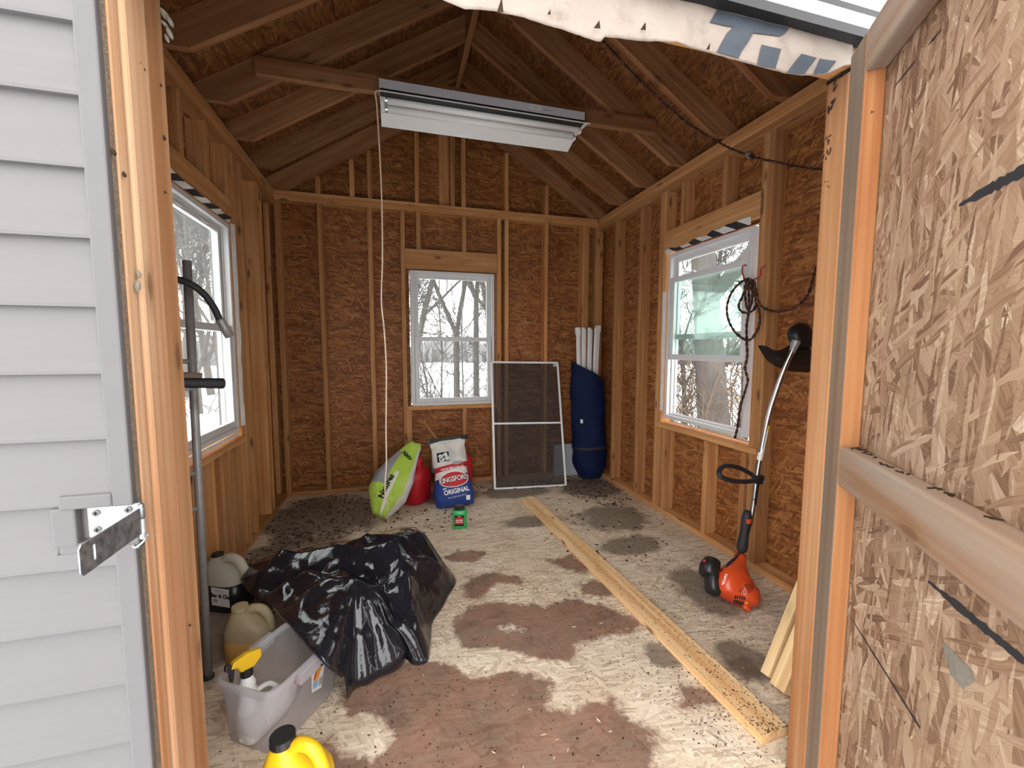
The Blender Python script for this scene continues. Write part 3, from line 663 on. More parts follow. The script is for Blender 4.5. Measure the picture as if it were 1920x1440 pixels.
# ------------------------------------------------------------------ things
# shop light under the rafter tie
def shop_light():
    z = 2.672; x0, x1 = -.055, 1.172
    R = empty('shop_light', ((x0+x1)/2, 2.66, z), 'white twin tube shop light hung under the rafter tie', 'light fixture')
    MB().box((x0-.002, 2.500, 2.652+.028), (x1-.012, 2.556, 2.652+.078)).build('housing', M['grey_enamel'], R, bevel=.003)
    MB().box((x0+.002, 2.501, z-.006), (x1-.014, 2.556, z+.009)).build('housing_gap_shade', M['trim_d'], R)  # solid dark bar standing for the shade between housing and reflector
    prof = [(2.487, z-.010), (2.487, z-.016), (2.53, z+.004), (2.60, z+.012), (2.72, z+.012), (2.768, z-.004), (2.845, z-.026), (2.845, z-.021), (2.77, z+.001), (2.72, z+.017), (2.60, z+.017), (2.53, z+.009)]
    MB().prism(prof, 0, x0, x1+.020).build('reflector', M['white_paint'], R)
    for i, y in enumerate((2.575, 2.665)):
        T = MB().tube([(x0+.035, y, z-.012), (x1-.02, y, z-.012)], .019, 16).build('tube', M['white_plastic'], R, smooth=True)
        for xe in (x0+.028, x1-.024): MB().tube([(xe, y, z-.012), (xe+.012, y, z-.012)], .0195, 16).build('tube_cap', M['steel'], T)
        for xe in (x0+.012, x1-.012): MB().box((xe-.008, y-.016, z-.034), (xe+.008, y+.016, z+.010)).build('tube_socket', M['white_plastic'], R, bevel=.004)
    S = MB().box((.80, 2.4985, 2.700), (.872, 2.5, 2.722)).build('barcode_label', M['label_w'], R)
    mb = MB(); rr = random.Random(4)
    for i in range(15): mb.box((.803+i*.0045, 2.4978, 2.704), (.803+i*.0045+.001+.002*rr.random(), 2.4986, 2.718))
    mb.build('barcode', M['grey_ink'], S); MB().box((.885, 2.4978, 2.700), (.94, 2.5, 2.705)).build('printed_line', M['grey_ink'], R)
shop_light()
# cream power cord from the fixture down to the floor
P = [(-.058, 2.545, 2.688), (-.078, 2.53, 2.665), (-.070, 2.535, 2.58), (-.058, 2.55, 2.18), (-.060, 2.55, 1.80), (-.072, 2.55, 1.55), (-.060, 2.55, 1.37), (-.054, 2.55, 1.15), (-.063, 2.55, .81), (-.066, 2.55, .60), (-.078, 2.56, .42), (-.066, 2.60, .28), (-.075, 2.70, .13), (-.11, 2.77, .03), (-.14, 2.66, .008), (-.10, 2.50, .008)]
tag(MB().tube(bez(P, 10), .0042, 8).build('power_cord', M['cream_cord'], smooth=True), 'thin cream power cord hanging from the shop light to the floor', 'cord')
P = [(-.88, 2.36, .006), (-.845, 2.50, .006), (-.80, 2.645, .006), (-.66, 2.78, .007), (-.50, 2.868, .006), (-.38, 2.875, .006), (-.27, 2.84, .006), (-.18, 2.86, .006), (-.10, 2.93, .006), (.02, 2.965, .006), (.12, 2.92, .006), (.10, 2.6, .006)]
tag(MB().tube(bez(P, 10), .0045, 8).build('brown_cord', M['tan_cord'], smooth=True), 'thin brown cord lying on the floor behind the black bag', 'cord')

# ---- window screen leaning on the back wall
def screen():
    a, b, c, d = Vector((.842, 3.606, .004)), Vector((1.503, 3.535, .004)), Vector((1.535, 3.858, 1.134)), Vector((.871, 3.862, 1.144))
    R = empty('window_screen', (a+b)/2, 'white framed window screen with a mid bar leaning against the back wall', 'window screen')
    X = (b-a).normalized(); Y = ((d-a)+(c-b)).normalized()
    Z = X.cross(Y).normalized()
    if Z.y > 0: Z = -Z
    def bar(p, q, w, nm): return lumber(nm, p, q, w, .010, (q-p).cross(Z), M['white_paint'], R, bevel=.002)
    bar(a, b, .020, 'bottom_rail'); bar(d, c, .018, 'top_rail'); bar(a, d, .019, 'side_rail'); bar(b, c, .019, 'side_rail')
    e, f = a.lerp(d, .505), b.lerp(c, .497); bar(e, f, .017, 'mid_bar')
    for p, q, r, s in ((a, b, f, e), (e, f, c, d)):
        MB().add([p, q, r, s], [(0, 1, 2, 3)]).build('screen_mesh', M['mesh'], R, fix=False)
    MB().box((-.016, -.012, -.007), (.016, .012, .007)).build('corner_clip', M['grey_enamel'], R, M=frame(c.lerp(d, .045)+(b-c)*.022, X, Y))
screen()

# ---- folded canopy in its blue bag
class Pillow:         # soft sack: centre line A to B, half width w(v), half depth t(v), front towards N
    def __init__(s, A, B, N, w, t, sag=None):
        s.A, s.B = Vector(A), Vector(B); s.ax = (s.B-s.A).normalized(); N = Vector(N); s.N = (N-s.ax*N.dot(s.ax)).normalized()
        s.W = s.ax.cross(s.N).normalized() if True else None; s.w, s.t, s.sag = w, t, sag
        if s.W.dot(_R) < 0: s.W = -s.W
        s.bumpf = lambda u, v: 0
    def c(s, v):
        p = s.A.lerp(s.B, v)
        return p+(s.sag(v) if s.sag else Vector())
    def at(s, u, v, off=0):     # u in -1..1 across the front
        u = max(-1, min(1, u)); k = (1-abs(u)**2.4)**.5
        return s.c(v)+s.W*(u*s.w(v))+s.N*(s.t(v)*k*(1+s.bumpf(u, v))+off)
    def mesh(s, name, mat, parent=None, nv=36, nu=40, sub=0):
        rings = []; uvs = []
        for j in range(nv+1):
            v = j/nv; ring = []
            for i in range(nu):
                a = 2*pi*i/nu; u = cos(a); k = (1-abs(u)**2.4)**.5; sg = 1 if sin(a) >= 0 else -1
                ring.append(s.c(v)+s.W*(u*s.w(v))+s.N*(sg*s.t(v)*k*((1+s.bumpf(u, v)) if sg > 0 else 1))); uvs.append(((u+1)/2, v))
            rings.append(ring)
        mb = MB().loft(rings); o = mb.build(name, mat, parent, smooth=True, sub=sub)
        ul = o.data.uv_layers.new(name='UVMap')
        for lp in o.data.loops: ul.data[lp.index].uv = uvs[lp.vertex_index]
        return o
    def patch(s, name, mat, parent, u0, v0, u1, v1, off=.002, n=10, shape=None):
        if shape == 'ellipse':
            cu, cv = (u0+u1)/2, (v0+v1)/2
            rg = [[s.at(cu+(u1-u0)/2*r*cos(2*pi*i/36), cv+(v1-v0)/2*r*sin(2*pi*i/36), off) for i in range(36)] for r in (.001, .35, .7, 1.)]
            return MB().loft(rg, cap=False).build(name, mat, parent, smooth=True, fix=False)
        return MB().grid(n, n, lambda a, b: s.at(u0+(u1-u0)*a, v0+(v1-v0)*b, off)).build(name, mat, parent, smooth=True, fix=False)
    def write(s, name, body, size, mat, parent, u, v, off=.003, ang=0, bold=0, spacing=1, sy=1):
        L = (s.B-s.A).length; ca, sa = cos(ang), sin(ang)
        def fn(x, y):
            y *= sy; X, Y = x*ca-y*sa, x*sa+y*ca; vv = v+Y/L; return s.at(u+X/max(.02, s.w(vv)), vv, off)
        return writing(name, body, size, mat, parent, fn, bold, spacing)
def canopy():
    R = empty('folded_canopy', (1.83, 3.70, 0), 'folded canopy with white legs poking out of its blue bag in the back right corner', 'canopy')
    def wf(v): return .165*(1-.35*max(0, .12-v)/.12)*(1-.10*max(0, v-.8)/.2)
    def tf(v): return .105*(1-.25*max(0, .1-v)/.1)
    S = Pillow((1.83, 3.70, .012), (1.79, 3.735, 1.10), (-.35, -1, .1), wf, tf)
    S.bumpf = lambda u, v: .10*noise.noise((u*2, v*7, 3))+.06*noise.noise((u*4, v*16, 8))
    rings = []; nv, nu = 40, 36
    for j in range(nv+1):
        ring = []
        for i in range(nu):
            a = 2*pi*i/nu; u = cos(a); k = sqrt(max(0, 1-u*u)); sg = 1 if sin(a) >= 0 else -1
            top = 1.0-.075*(u+.3) - (.05 if u > .4 else 0)*(u-.4)
            v = j/nv*top
            kk = 1+.10*noise.noise((a*1.3, v*7, 3))+.05*noise.noise((a*3, v*18, 8))
            ring.append(S.c(v)+S.W*(u*wf(v)*kk)+S.N*(sg*tf(v)*k*kk))
        rings.append(ring)
    bag = MB().loft(rings, cap=False).build('bag', M['blue_fab'], R, smooth=True)
    MB().loft([rings[0]], cap=True) if False else None
    MB().loft([[S.c(v)+S.W*(cos(a)*wf(v)*1.04)+S.N*(sin(a)*tf(v)*1.06) for a in [2*pi*i/36 for i in range(36)]] for v in (.262, .285)], cap=False).build('strap', M['black_rubber'], bag, smooth=True)
    MB().grid(2, 3, lambda a, b: S.at(-.52+.14*a, .505+.035*b, .012)).build('tag', M['label_w'], bag)
    rr = random.Random(8)
    for i, x in enumerate((-.108, -.086, -.056, -.026, .004, .036, .068, .104)):
        y = .03 if i % 2 else -.03; big = i in (1, 7)
        p = Vector((1.80+x*.92, 3.735+y*.5, .93)); q = Vector((1.80+x*1.1, 3.735+y*.7, 1.475+.035*(i == 7)-.012*(i % 2)))
        leg = lumber('leg', p, q, .040 if big else .028, .024, (1, 0, 0), M['white_paint'], R, bevel=.003)
        if big or i == 0: MB().box((-.030, -.022, -.02), (.030, .022, .020)).build('leg_bracket', M['white_plastic'], leg, bevel=.004, M=frame(q-Vector((0, .002, .03)), (q-p), (1, 0, 0)))
canopy()
tag(MB().box((1.50, 3.822, .0), (2.035, 3.870, .32)).build('foam_panel', M['grey_panel'], bevel=.006), 'pale grey foam panel standing in the corner behind the blue bag', 'panel')

# ---- sacks, gas cans and the green bottle by the back wall
def charcoal():
    R = empty('charcoal_bag', (.44, 3.24, 0), 'white and blue charcoal bag with a black top standing in front of the red cans', 'charcoal bag')
    def wf(v): return .150+.012*sin(v*9)*(v < .6) - .012*v + (.010 if v > .9 else 0)
    def tf(v): return .085*(1-(max(0, v-.45)/.55)**1.6*.82)*(1-.35*max(0, .1-v)/.1)
    S = Pillow((.440, 3.285, .004), (.405, 3.505, .505), (-.16, -1, .45), wf, tf)
    S.bumpf = lambda u, v: .12*noise.noise((u*2.2, v*5, 1))+.08*noise.noise((u*5, v*11, 4))
    b = S.mesh('sack', M['charcoal'], R)
    MB().loft([[S.c(1)+S.W*(cos(a)*.172)+S.N*(sin(a)*.019)+S.ax*h for a in [2*pi*i/24 for i in range(24)]] for h in (-.018, .018)]).build('folded_top', M['black_plastic'], R)
    S.patch('logo_border', M['white_ink'], b, -.70, .262, .92, .492, .004, shape='ellipse')
    S.patch('logo_oval', M['red_ink'], b, -.66, .272, .88, .482, .006, shape='ellipse')
    S.write('brand_lettering', 'KINGSFORD', .0455, M['black_ink'], b, .12, .377, .0085, .06, .0022, .92, 1.25)
    S.write('brand_lettering', 'KINGSFORD', .046, M['white_ink'], b, .115, .378, .0095, .06, .0006, .92, 1.2)
    S.write('variety_lettering', 'ORIGINAL', .044, M['white_ink'], b, .16, .205, .004, .06, .0012, 1.0, 1.15)
    S.write('variety_lettering', 'the', .022, M['white_ink'], b, -.42, .258, .004, .06, .0006)
    S.write('small_print', 'Burns Longer, Lights & Burns', .0125, M['white_ink'], b, .18, .128, .004, .06)
    S.write('band_lettering', 'VALUE SIZE 2-18.6 LB', .020, M['white_ink'], b, .10, .543, .004, .05, .0006)
    S.patch('slogan_panel', M['black_ink'], b, -.70, .655, .0, .80, .004)
    S.write('slogan_lettering', 'thrill', .040, M['white_ink'], b, -.36, .752, .006, .12, .0018)
    S.write('slogan_lettering', 'Grill', .046, M['white_ink'], b, -.30, .692, .006, .12, .0018)
    S.patch('barcode_label', M['white_ink'], b, .60, .055, .80, .12, .004)
    S.patch('grill_print', M['grey_ink'], b, .12, .585, .72, .64, .004, shape='ellipse')
charcoal()
def soil():
    R = empty('soil_bag', (-.08, 3.12, 0), 'lime green and grey plastic sack slumped against the left red can', 'sack')
    A, B = Vector((-.135, 3.10, .055)), Vector((.135, 3.49, .475))
    def wf(v): return .150*min(1, (v+.10)/.38)**.75*(1-.62*max(0, v-.52)/.48)
    def tf(v): return .095*min(1, (v+.05)/.25)**.7*(1-.80*max(0, v-.5)/.5)+.004
    S = Pillow(A, B, (-.10, -1, .62), wf, tf, lambda v: Vector((.030*sin(v*pi)*-1, 0, 0)))
    S.bumpf = lambda u, v: .16*noise.noise((u*2.5, v*6, 1))+.10*noise.noise((u*6, v*13, 4))
    b = S.mesh('sack', M['soil'], R)
    S.write('brand_lettering', 'Natures', .060, M['black_ink'], b, -.10, .315, .004, pi/2-.1, .002)
    S.write('brand_lettering', 'Natu', .050, M['black_ink'], b, .10, .80, .004, -.35, .002)
    MB().grid(6, 2, lambda a, c: S.c(1)+S.W*((a-.5)*.10)+S.ax*(c*.03-.004)+S.N*(.006*sin(a*9))).build('seal', M['soil'], R, solid=.002, smooth=True)
soil()
def gas_can(loc, rot, name, label, h=.30, w=.15, d=.115, spout=False):
    R = empty(name, loc, label, 'gas can', 'red gas cans'); Mx = Matrix.Translation(loc) @ Matrix.Rotation(rot, 4, 'Z'); R.rotation_euler = (0, 0, rot)
    rg = []
    for z, k in ((0, .93), (.012, 1), (h*.62, 1), (h*.74, .96), (h*.84, .80), (h*.90, .62), (h*.93, .5)): rg.append(sring((0, 0, z), w*k, d*k, 28, 3.6, Mx))
    body = MB().loft(rg).build('body', M['red_can'], R, smooth=True, bevel=0)
    MB().tube([Mx @ p for p in bez([(-w*.86, 0, h*.70), (-w*.88, 0, h*.98), (-w*.55, 0, h*1.12), (0, 0, h*1.12), (w*.25, 0, h*.90)], 6)], [.024]*24+[.024], 10).build('handle', M['red_can'], body, smooth=True)
    nx = w*.52
    MB().lathe([(.034, h*.80), (.034, h*1.02), (.030, h*1.03)], 18, Mx @ Matrix.Translation((nx, 0, 0))).build('neck', M['red_can'], body, smooth=False)
    if spout:
        MB().lathe([(.040, h*1.0), (.040, h*1.09), (.028, h*1.12), (.014, h*1.13)], 18, Mx @ Matrix.Translation((nx, 0, 0))).build('collar', M['black_plastic'], body)
    else: MB().lathe([(.040, h*1.0), (.041, h*1.10), (.03, h*1.115), (0, h*1.115)], 18, Mx @ Matrix.Translation((nx, 0, 0))).build('cap', M['red_can'], body)
    for s in (-1, 1): MB().box((-w*.6, s*d-.002, h*.18), (w*.6, s*d+.003, h*.22)).build('moulded_rib', M['red_can'], body, M=Mx)
    return R, body, Mx
g1, gb, gm = gas_can((.10, 3.545, 0), radians(-38), 'gas_can', 'bright red gas can between the green sack and the charcoal bag', .33, .155, .125)
def can_print(x, y, yo=0): return gm @ Vector((x-.055, -.1275, y+.12))
writing('warning_print', 'GAS', .032, M['label_w'], gb, can_print, .001); writing('warning_print', '87', .020, M['label_w'], gb, lambda x, y: can_print(x+.01, y-.032))
g2, gb2, gm2 = gas_can((.47, 3.655, 0), radians(12), 'gas_can', 'red gas can with a yellow spout mostly hidden behind the charcoal bag', .40, .165, .12)
MB().lathe([(.046, .40), (.046, .425), (.030, .445), (.018, .455)], 18, Matrix.Translation((.33, 3.62, .035))).build('spout_collar', M['black_plastic'], gb2)
MB().lathe([(.055, .20), (.050, .30), (.040, .36), (.040, .44)], 18, Matrix.Translation((.33, 3.62, .0))).build('spout_neck', M['jug_milky'], gb2, smooth=True)
MB().tube(bez([(.335, 3.615, .485), (.300, 3.60, .53), (.262, 3.58, .59), (.215, 3.55, .662)], 6), [.014]*8+[.010]*11, 10).build('spout', M['tan'], gb2, smooth=True)
def green_bottle():
    R = empty('oil_bottle', (.415, 2.885, 0), 'small green bottle with black cap in front of the charcoal bag', 'bottle'); Mx = Matrix.Translation((.415, 2.885, 0)) @ Matrix.Rotation(radians(-10), 4, 'Z')
    rg = [sring((0, 0, z), .052*k, .030*k, 24, 3.4, Mx) for z, k in ((0, .9), (.006, 1), (.105, 1), (.122, .93), (.133, .62), (.137, .45))]
    b = MB().loft(rg).build('body', M['green'], R, smooth=True)
    MB().lathe([(.030, .133), (.033, .136), (.033, .158), (.029, .162), (0, .162)], 20, Mx @ Matrix.Diagonal((1.15, .85, 1, 1))).build('cap', M['black_plastic'], R)
    def lab(x0, z0, x1, z1, mat, off, nm): MB().box((x0, -.0302-off, z0), (x1, -.029, z1)).build(nm, M[mat], b, M=Mx)
    lab(-.034, .022, .032, .098, 'black_ink', .0006, 'label'); lab(-.031, .036, .029, .082, 'red_ink', .0012, 'label_field')
    f = lambda x, y: Mx @ Vector((x-.001, -.0318, y))
    writing('label_print', '2-CYCLE', .0125, M['white_ink'], b, lambda x, y: f(x, y+.064), .0004); writing('label_print', 'ENGINE OIL', .0095, M['white_ink'], b, lambda x, y: f(x, y+.051), .0002); writing('label_print', 'EXTRA', .008, M['white_ink'], b, lambda x, y: f(x, y+.089), .0002)
green_bottle()

# ---- jugs and the plastic bin at lower left
def jug(loc, rot, name, label, cat, mat, h=.27, w=.10, d=.075, cap='black_plastic', level=0, liquid=None, tilt=0, hmat=None, capr=.026, hang=(-.0, 0)):
    Mx = Matrix.Translation(loc) @ Matrix.Rotation(rot, 4, 'Z') @ Matrix.Rotation(tilt, 4, 'Y'); R = empty(name, loc, label, cat); R.rotation_euler = (0, tilt, rot)
    rg = [sring((0, 0, z*h), w*k, d*k, 28, 3.0, Mx) for z, k in ((0, .92), (.02, 1), (.50, 1), (.60, .96))]
    for z, k, sx in ((.70, .80, -.10), (.80, .56, -.24), (.87, .40, -.34), (.90, .30, -.38), (.945, .285, -.38)): rg.append(sring((sx*w, 0, z*h), w*k, d*k*1.15, 28, 2.3, Mx))
    b = MB().loft(rg).build('body', M[mat], R, smooth=True)
    cx = -.38*w
    MB().lathe([(capr, .915*h), (capr*1.04, .93*h), (capr, .995*h), (capr*.85, h), (0, h)], 18, Mx @ Matrix.Translation((cx, 0, 0))).build('cap', M[cap], R, smooth=False)
    MB().tube([Mx @ p for p in bez([(cx+.25*w, 0, .83*h), (.18*w, 0, .93*h), (.62*w, 0, .90*h), (.90*w, 0, .72*h), (.95*w, 0, .48*h)], 7)], .15*w+.004, 10).build('handle', M[hmat or mat], b, smooth=True)
    if liquid:
        rg = [sring((0, 0, z*h), w*k*1.004, d*k*1.004, 28, 3.0, Mx) for z, k in ((0.001, .92), (.02, 1), (level, 1))]
        MB().loft(rg).build('oil', M[liquid], b, smooth=True)
    return R, b, Mx
_, jb, jm = jug((-.835, 2.305, 0), radians(-28), 'oil_jug', 'milky jug half full of dark oil with black cap beside the left wall', 'jug', 'jug_milky', .255, .118, .082, level=.52, liquid='dark_oil')
def jl(x, y, off=.0): return jm @ Vector((x+.050, -.0838-off, y+.085))
MB().grid(4, 4, lambda a, b: jl(-.052+.104*a, -.045+.09*b)).build('label', M['label_w'], jb, fix=False)
writing('label_print', 'Bar & Chain', .026, M['black_ink'], jb, lambda x, y: jl(x+.012, y+.006, .0015), .0012); writing('label_print', 'Oil', .018, M['black_ink'], jb, lambda x, y: jl(x-.03, y-.020, .0015), .0006); writing('label_print', 'premium', .014, M['grey_ink'], jb, lambda x, y: jl(x, y+.032, .0015), .0003)
jug((-.607, 1.875, 0), radians(-10), 'oil_jug', 'yellowed jug standing on the floor behind the clear bin', 'jug', 'jug_amber', .215, .088, .064, cap='jug_amber', level=.42, liquid='amber_oil', capr=.030)
jug((-.276, 1.125, 0), radians(-25), 'yellow_jug', 'bright yellow jug with black cap in front of the clear bin', 'jug', 'yellow', .262, .088, .078, capr=.031)
def bin_():
    A, B, C = Vector((-.578, 1.455, 0)), Vector((-.388, 1.335, 0)), Vector((-.215, 1.610, 0)); D = A+C-B
    R = empty('plastic_bin', (A+C)/2, 'frosted clear plastic bin under the edge of the black bag', 'bin')
    X = (C-B); L = X.length/2; Y = (A-B); wd = Y.length/2; Mx = frame((A+C)/2, X, Y)
    H = .222
    def rect(k, z, g=0): return sring((0, 0, z), L*k+g, wd*k+g, 44, 7, Mx)
    b = MB().loft([rect(.86, .004), rect(.88, .0), rect(.90, .006), rect(.985, H-.03), rect(.99, H-.004)][::1], cap=False)
    b.f.append(tuple(range(44)))
    b.build('tub', M['bin'], R, smooth=True)
    MB().loft([rect(.99, H-.022, .008), rect(.99, H-.004, .010), rect(.99, H+.003, .004), rect(.99, H, -.003), rect(.985, H-.02, -.003)], cap=False).build('rim', M['bin_lip'], R, smooth=True)
    for s in (-1, 1): MB().box((-.045, -.016, -.03), (.045, .006, .010)).build('latch_tab', M['bin_lip'], R, bevel=.004, M=Mx @ Matrix.Translation((-.026 if s < 0 else .02, s*(wd+.012), H-.008)))
    lab = MB().add([(L*.02, -wd*.955-.0035, .092), (L*.30, -wd*.94-.0035, .074), (L*.40, -wd*.975-.0045, .158), (L*.36, -wd*.995-.0045, .190), (L*.0, -wd*.98-.0045, .160)], [(0, 1, 2, 3, 4)]).build('sticker', M['label_w'], R, M=Mx, solid=.0008)
    def bit(pts, mat, nm): MB().add([((x-.09)*L, -wd*(.955+(z-.09)*.4)-.0062, z-.018) for x, z in pts], [tuple(range(len(pts)))]).build(nm, M[mat], lab, M=Mx, fix=False)
    bit([(.12, .150), (.26, .142), (.36, .168), (.40, .182), (.20, .178)], 'orange_ink', 'printed_shape'); bit([(.12, .122), (.24, .118), (.26, .138), (.12, .146)], 'lblue_ink', 'printed_shape'); bit([(.28, .114), (.40, .108), (.42, .134), (.30, .138)], 'grey_ink', 'printed_shape'); bit([(.13, .153), (.17, .151), (.24, .172), (.18, .172)], 'red_ink', 'printed_shape')
    bit([(.34, .186), (.42, .182), (.44, .174), (.36, .176)], 'blue_ink', 'printed_shape')
    # spray bottle standing in the bin
    S = Mx @ Vector((-L*.72, wd*.25, .006)); T = Matrix.Translation(S) @ Matrix.Rotation(radians(20), 4, 'Z') @ Matrix.Rotation(radians(-9), 4, 'X')
    R2 = empty('spray_bottle', S, 'white spray bottle with yellow and black trigger standing in the clear bin', 'spray bottle')
    bo = MB().lathe([(.030, 0), (.034, .008), (.034, .09), (.030, .115), (.024, .135), (.028, .150), (.022, .158), (.026, .170), (.019, .182), (.016, .195)], 20, T).build('bottle', M['white_plastic'], R2, smooth=True)
    MB().lathe([(.0175, .193), (.0185, .197), (.0185, .214), (.014, .218)], 16, T).build('collar', M['black_plastic'], R2)
    MB().prism([(-.020, .216), (.020, .216), (.045, .238), (.042, .262), (.0, .268), (-.040, .258), (-.048, .240), (-.030, .236)], 1, -.012, .012).build('trigger_head', M['yellow'], R2, bevel=.004, M=T @ Matrix.Rotation(radians(20), 4, 'Z'))
    MB().prism([(-.046, .256), (-.060, .258), (-.064, .240), (-.052, .236), (-.050, .205), (-.058, .180), (-.050, .178), (-.040, .206), (-.036, .238)], 1, -.008, .008).build('trigger', M['black_plastic'], R2, bevel=.003, M=T @ Matrix.Rotation(radians(20), 4, 'Z'))
    # pale jug lying inside
    Q = Mx @ Vector((-L*.30, wd*.10, .0)); R3 = empty('cleaner_jug', Q, 'pale jug with a curved handle lying inside the clear bin', 'jug')
    T3 = Matrix.Translation(Q+Vector((0, 0, .052))) @ Mx.to_3x3().to_4x4() @ Matrix.Rotation(pi/2, 4, 'Y')
    MB().lathe([(.040, -.10), (.047, -.09), (.047, .03), (.035, .07), (.018, .09), (.018, .10)], 22, T3).build('body', M['white_plastic'], R3, smooth=True)
    MB().tube([T3 @ p for p in bez([(-.02, .040, .06), (-.05, .048, .03), (-.058, .048, -.03), (-.04, .042, -.07)], 6)], .009, 8).build('handle', M['white_plastic'], R3, smooth=True)
    MB().lathe([(.020, .095), (.021, .118), (0, .119)], 16, T3).build('cap', M['red_ink'], R3)
bin_()

# ---- crumpled black plastic bag
def garbage_bag():
    rim = [((450, 1086), .165), ((466, 1066), .19), ((482, 1054), .215), ((505, 1041), .225), ((540, 1040), .22), ((580, 1036), .20), ((625, 1030), .19), ((655, 1020), .20), ((690, 1012), .20), ((730, 1003), .23), ((763, 992), .25), ((782, 996), .235), ((796, 1001), .21), ((816, 1030), .14), ((836, 1060), .06), ((855, 1088), .012),
           ((842, 1115), .008), ((830, 1138), .008), ((812, 1165), .010), ((808, 1200), .012), ((803, 1235), .014), ((788, 1244), .012), ((776, 1238), .03), ((768, 1214), .06), ((757, 1222), .07), ((738, 1243), .055), ((715, 1257), .04), ((690, 1270), .045), ((664, 1276), .05), ((645, 1268), .13), ((620, 1252), .205), ((596, 1228), .247), ((565, 1195), .245), ((545, 1172), .248), ((525, 1152), .235), ((508, 1133), .20), ((488, 1120), .17), ((466, 1108), .155)]
    pts = [px(u, v, 2, z) for (u, v), z in rim]; n = len(pts)
    ring = bez(pts+[pts[0]], 5)[:-1]; n = len(ring)
    C = px(668, 1105, 2, .255)
    def fold(p, q): return 1-2*abs(noise.noise(p))
    folds = [((-.55, 2.18), (.05, 2.02), .035, .05), ((-.60, 2.05), (-.10, 1.95), .03, -.045), ((-.35, 2.35), (.12, 2.12), .03, .03), ((-.02, 2.05), (.08, 1.70), .03, .05), ((-.12, 2.0), (-.02, 1.72), .025, -.05), ((-.28, 2.02), (-.15, 1.70), .03, .03), ((-.62, 2.35), (-.2, 2.40), .03, .03), ((-.02, 2.42), (.22, 2.20), .03, .03), ((-.45, 1.98), (-.25, 1.80), .025, .03), ((.10, 2.05), (.22, 2.15), .02, .03), ((-.2, 2.2), (-.1, 2.45), .02, .02)]
    def disp(p):
        h = 0
        for a, b, w, amp in folds:
            a, b = Vector((*a, 0)), Vector((*b, 0)); q = Vector((p.x, p.y, 0)); t = max(0, min(1, (q-a).dot(b-a)/(b-a).length_squared)); d = (q-a-(b-a)*t).length
            h += amp*max(0, 1-d/w/2.0)**1.15*(1-.5*abs(t-.5))
        r1 = 1-abs(noise.noise((p.x*3.2+1, p.y*4.4, 2)))*2.4; r2 = 1-abs(noise.noise((p.x*8+3, p.y*7, 5)))*2.4; r3 = noise.noise((p.x*30, p.y*30, p.z*30)); dv = noise.voronoi((p.x*4.5, p.y*6, 1.5))[0]; r1 += .6*min(.45, dv[1]-dv[0])/.45-.3
        return h*1.15+.020*r1+.006*r2+.0012*r3
    NR = 46; rings = []
    for j in range(1, NR+1):
        t = j/NR; rg = []
        for i, e in enumerate(ring):
            p = C.lerp(e, t); p.z = C.z*(1-t**1.7)+e.z*t**1.7+.02*sin(pi*t)
            k = min(1, (1-t)*5)*.9+.1
            p.z += disp(p)*k; p.z = max(p.z, .008+.001*(i % 3))
            a = noise.noise((e.x*9, e.y*9, t*4))*.012*k*t; p.x += a; p.y += noise.noise((e.x*9+7, e.y*9, t*4))*.012*k*t
            rg.append(p)
        rings.append(rg)
    # tuck the edge down to the floor behind and under
    cen = Vector((-.2, 2.05, 0))
    for q, (kk, zz) in enumerate(((1.0, .55), (.97, .1), (.90, 0))):
        rg = []
        for i, e in enumerate(rings[NR-1]):
            p = Vector((cen.x+(e.x-cen.x)*kk, cen.y+(e.y-cen.y)*kk, max(.004, e.z*zz)))
            inbin = e.z > .13 and e.y < 2.0
            injug = e.x < -.60
            if inbin or injug: p.z = max(e.z-.012*(q+1), .13 if inbin else .11)
            if p.y > 2.2 and not injug: p.y = e.y+.03*(q+1)*(1 if e.z > .1 else 0)
            rg.append(p)
        rings.append(rg)
    mb = MB(); mb.loft(rings, cap=False); k = len(mb.v); mb.v.append(C+Vector((0, 0, disp(C)))); mb.f += [(k, i, (i+1) % n) for i in range(n)]
    return tag(mb.build('garbage_bag', M['film'], smooth=True), 'large crumpled black plastic bag spread over the floor and the clear bin', 'plastic bag')
garbage_bag()

# ---- loose lumber
BA, BB = Vector((1.045, 3.24, .018)), Vector((1.163, .985, .018))
def plank():
    Mx = frame((BA+BB)/2, BB-BA, (1, 0, 0)); L = (BB-BA).length/2
    o = MB().box((-L, -.058, -.017), (L, .058, .017)).build('plank', M['fresh'], M=Mx, bevel=.003)
    return tag(o, 'long pale board lying flat on the floor, sprinkled with dark crumbs', 'board')
plank()
OFF = [((1.345, 1.190, .004), (1.905, 1.300, .88), .034, .030, 'pale offcut leaning by the doorway post, furthest from the door'),
       ((1.335, 1.125, .004), (1.905, 1.205, .93), .058, .034, 'widest pale offcut leaning by the doorway post, middle of the row'),
       ((1.350, 1.070, .004), (1.905, 1.120, .88), .030, .040, 'narrow offcut leaning by the doorway post beside the widest one'),
       ((1.395, 1.025, .004), (1.905, 1.045, .80), .030, .030, 'offcut leaning closest to the doorway post and mostly hidden by it')]
for a, b, w, t_, lab in OFF:
    d = (Vector(b)-Vector(a)).normalized(); a2 = Vector(a)+Vector((0, 0, .035*abs(d.x)))
    tag(lumber('lumber_offcut', a2, b, w, t_, (0, 1, 0), M['fresh2'], None), lab, 'offcut', 'offcuts by the doorway')
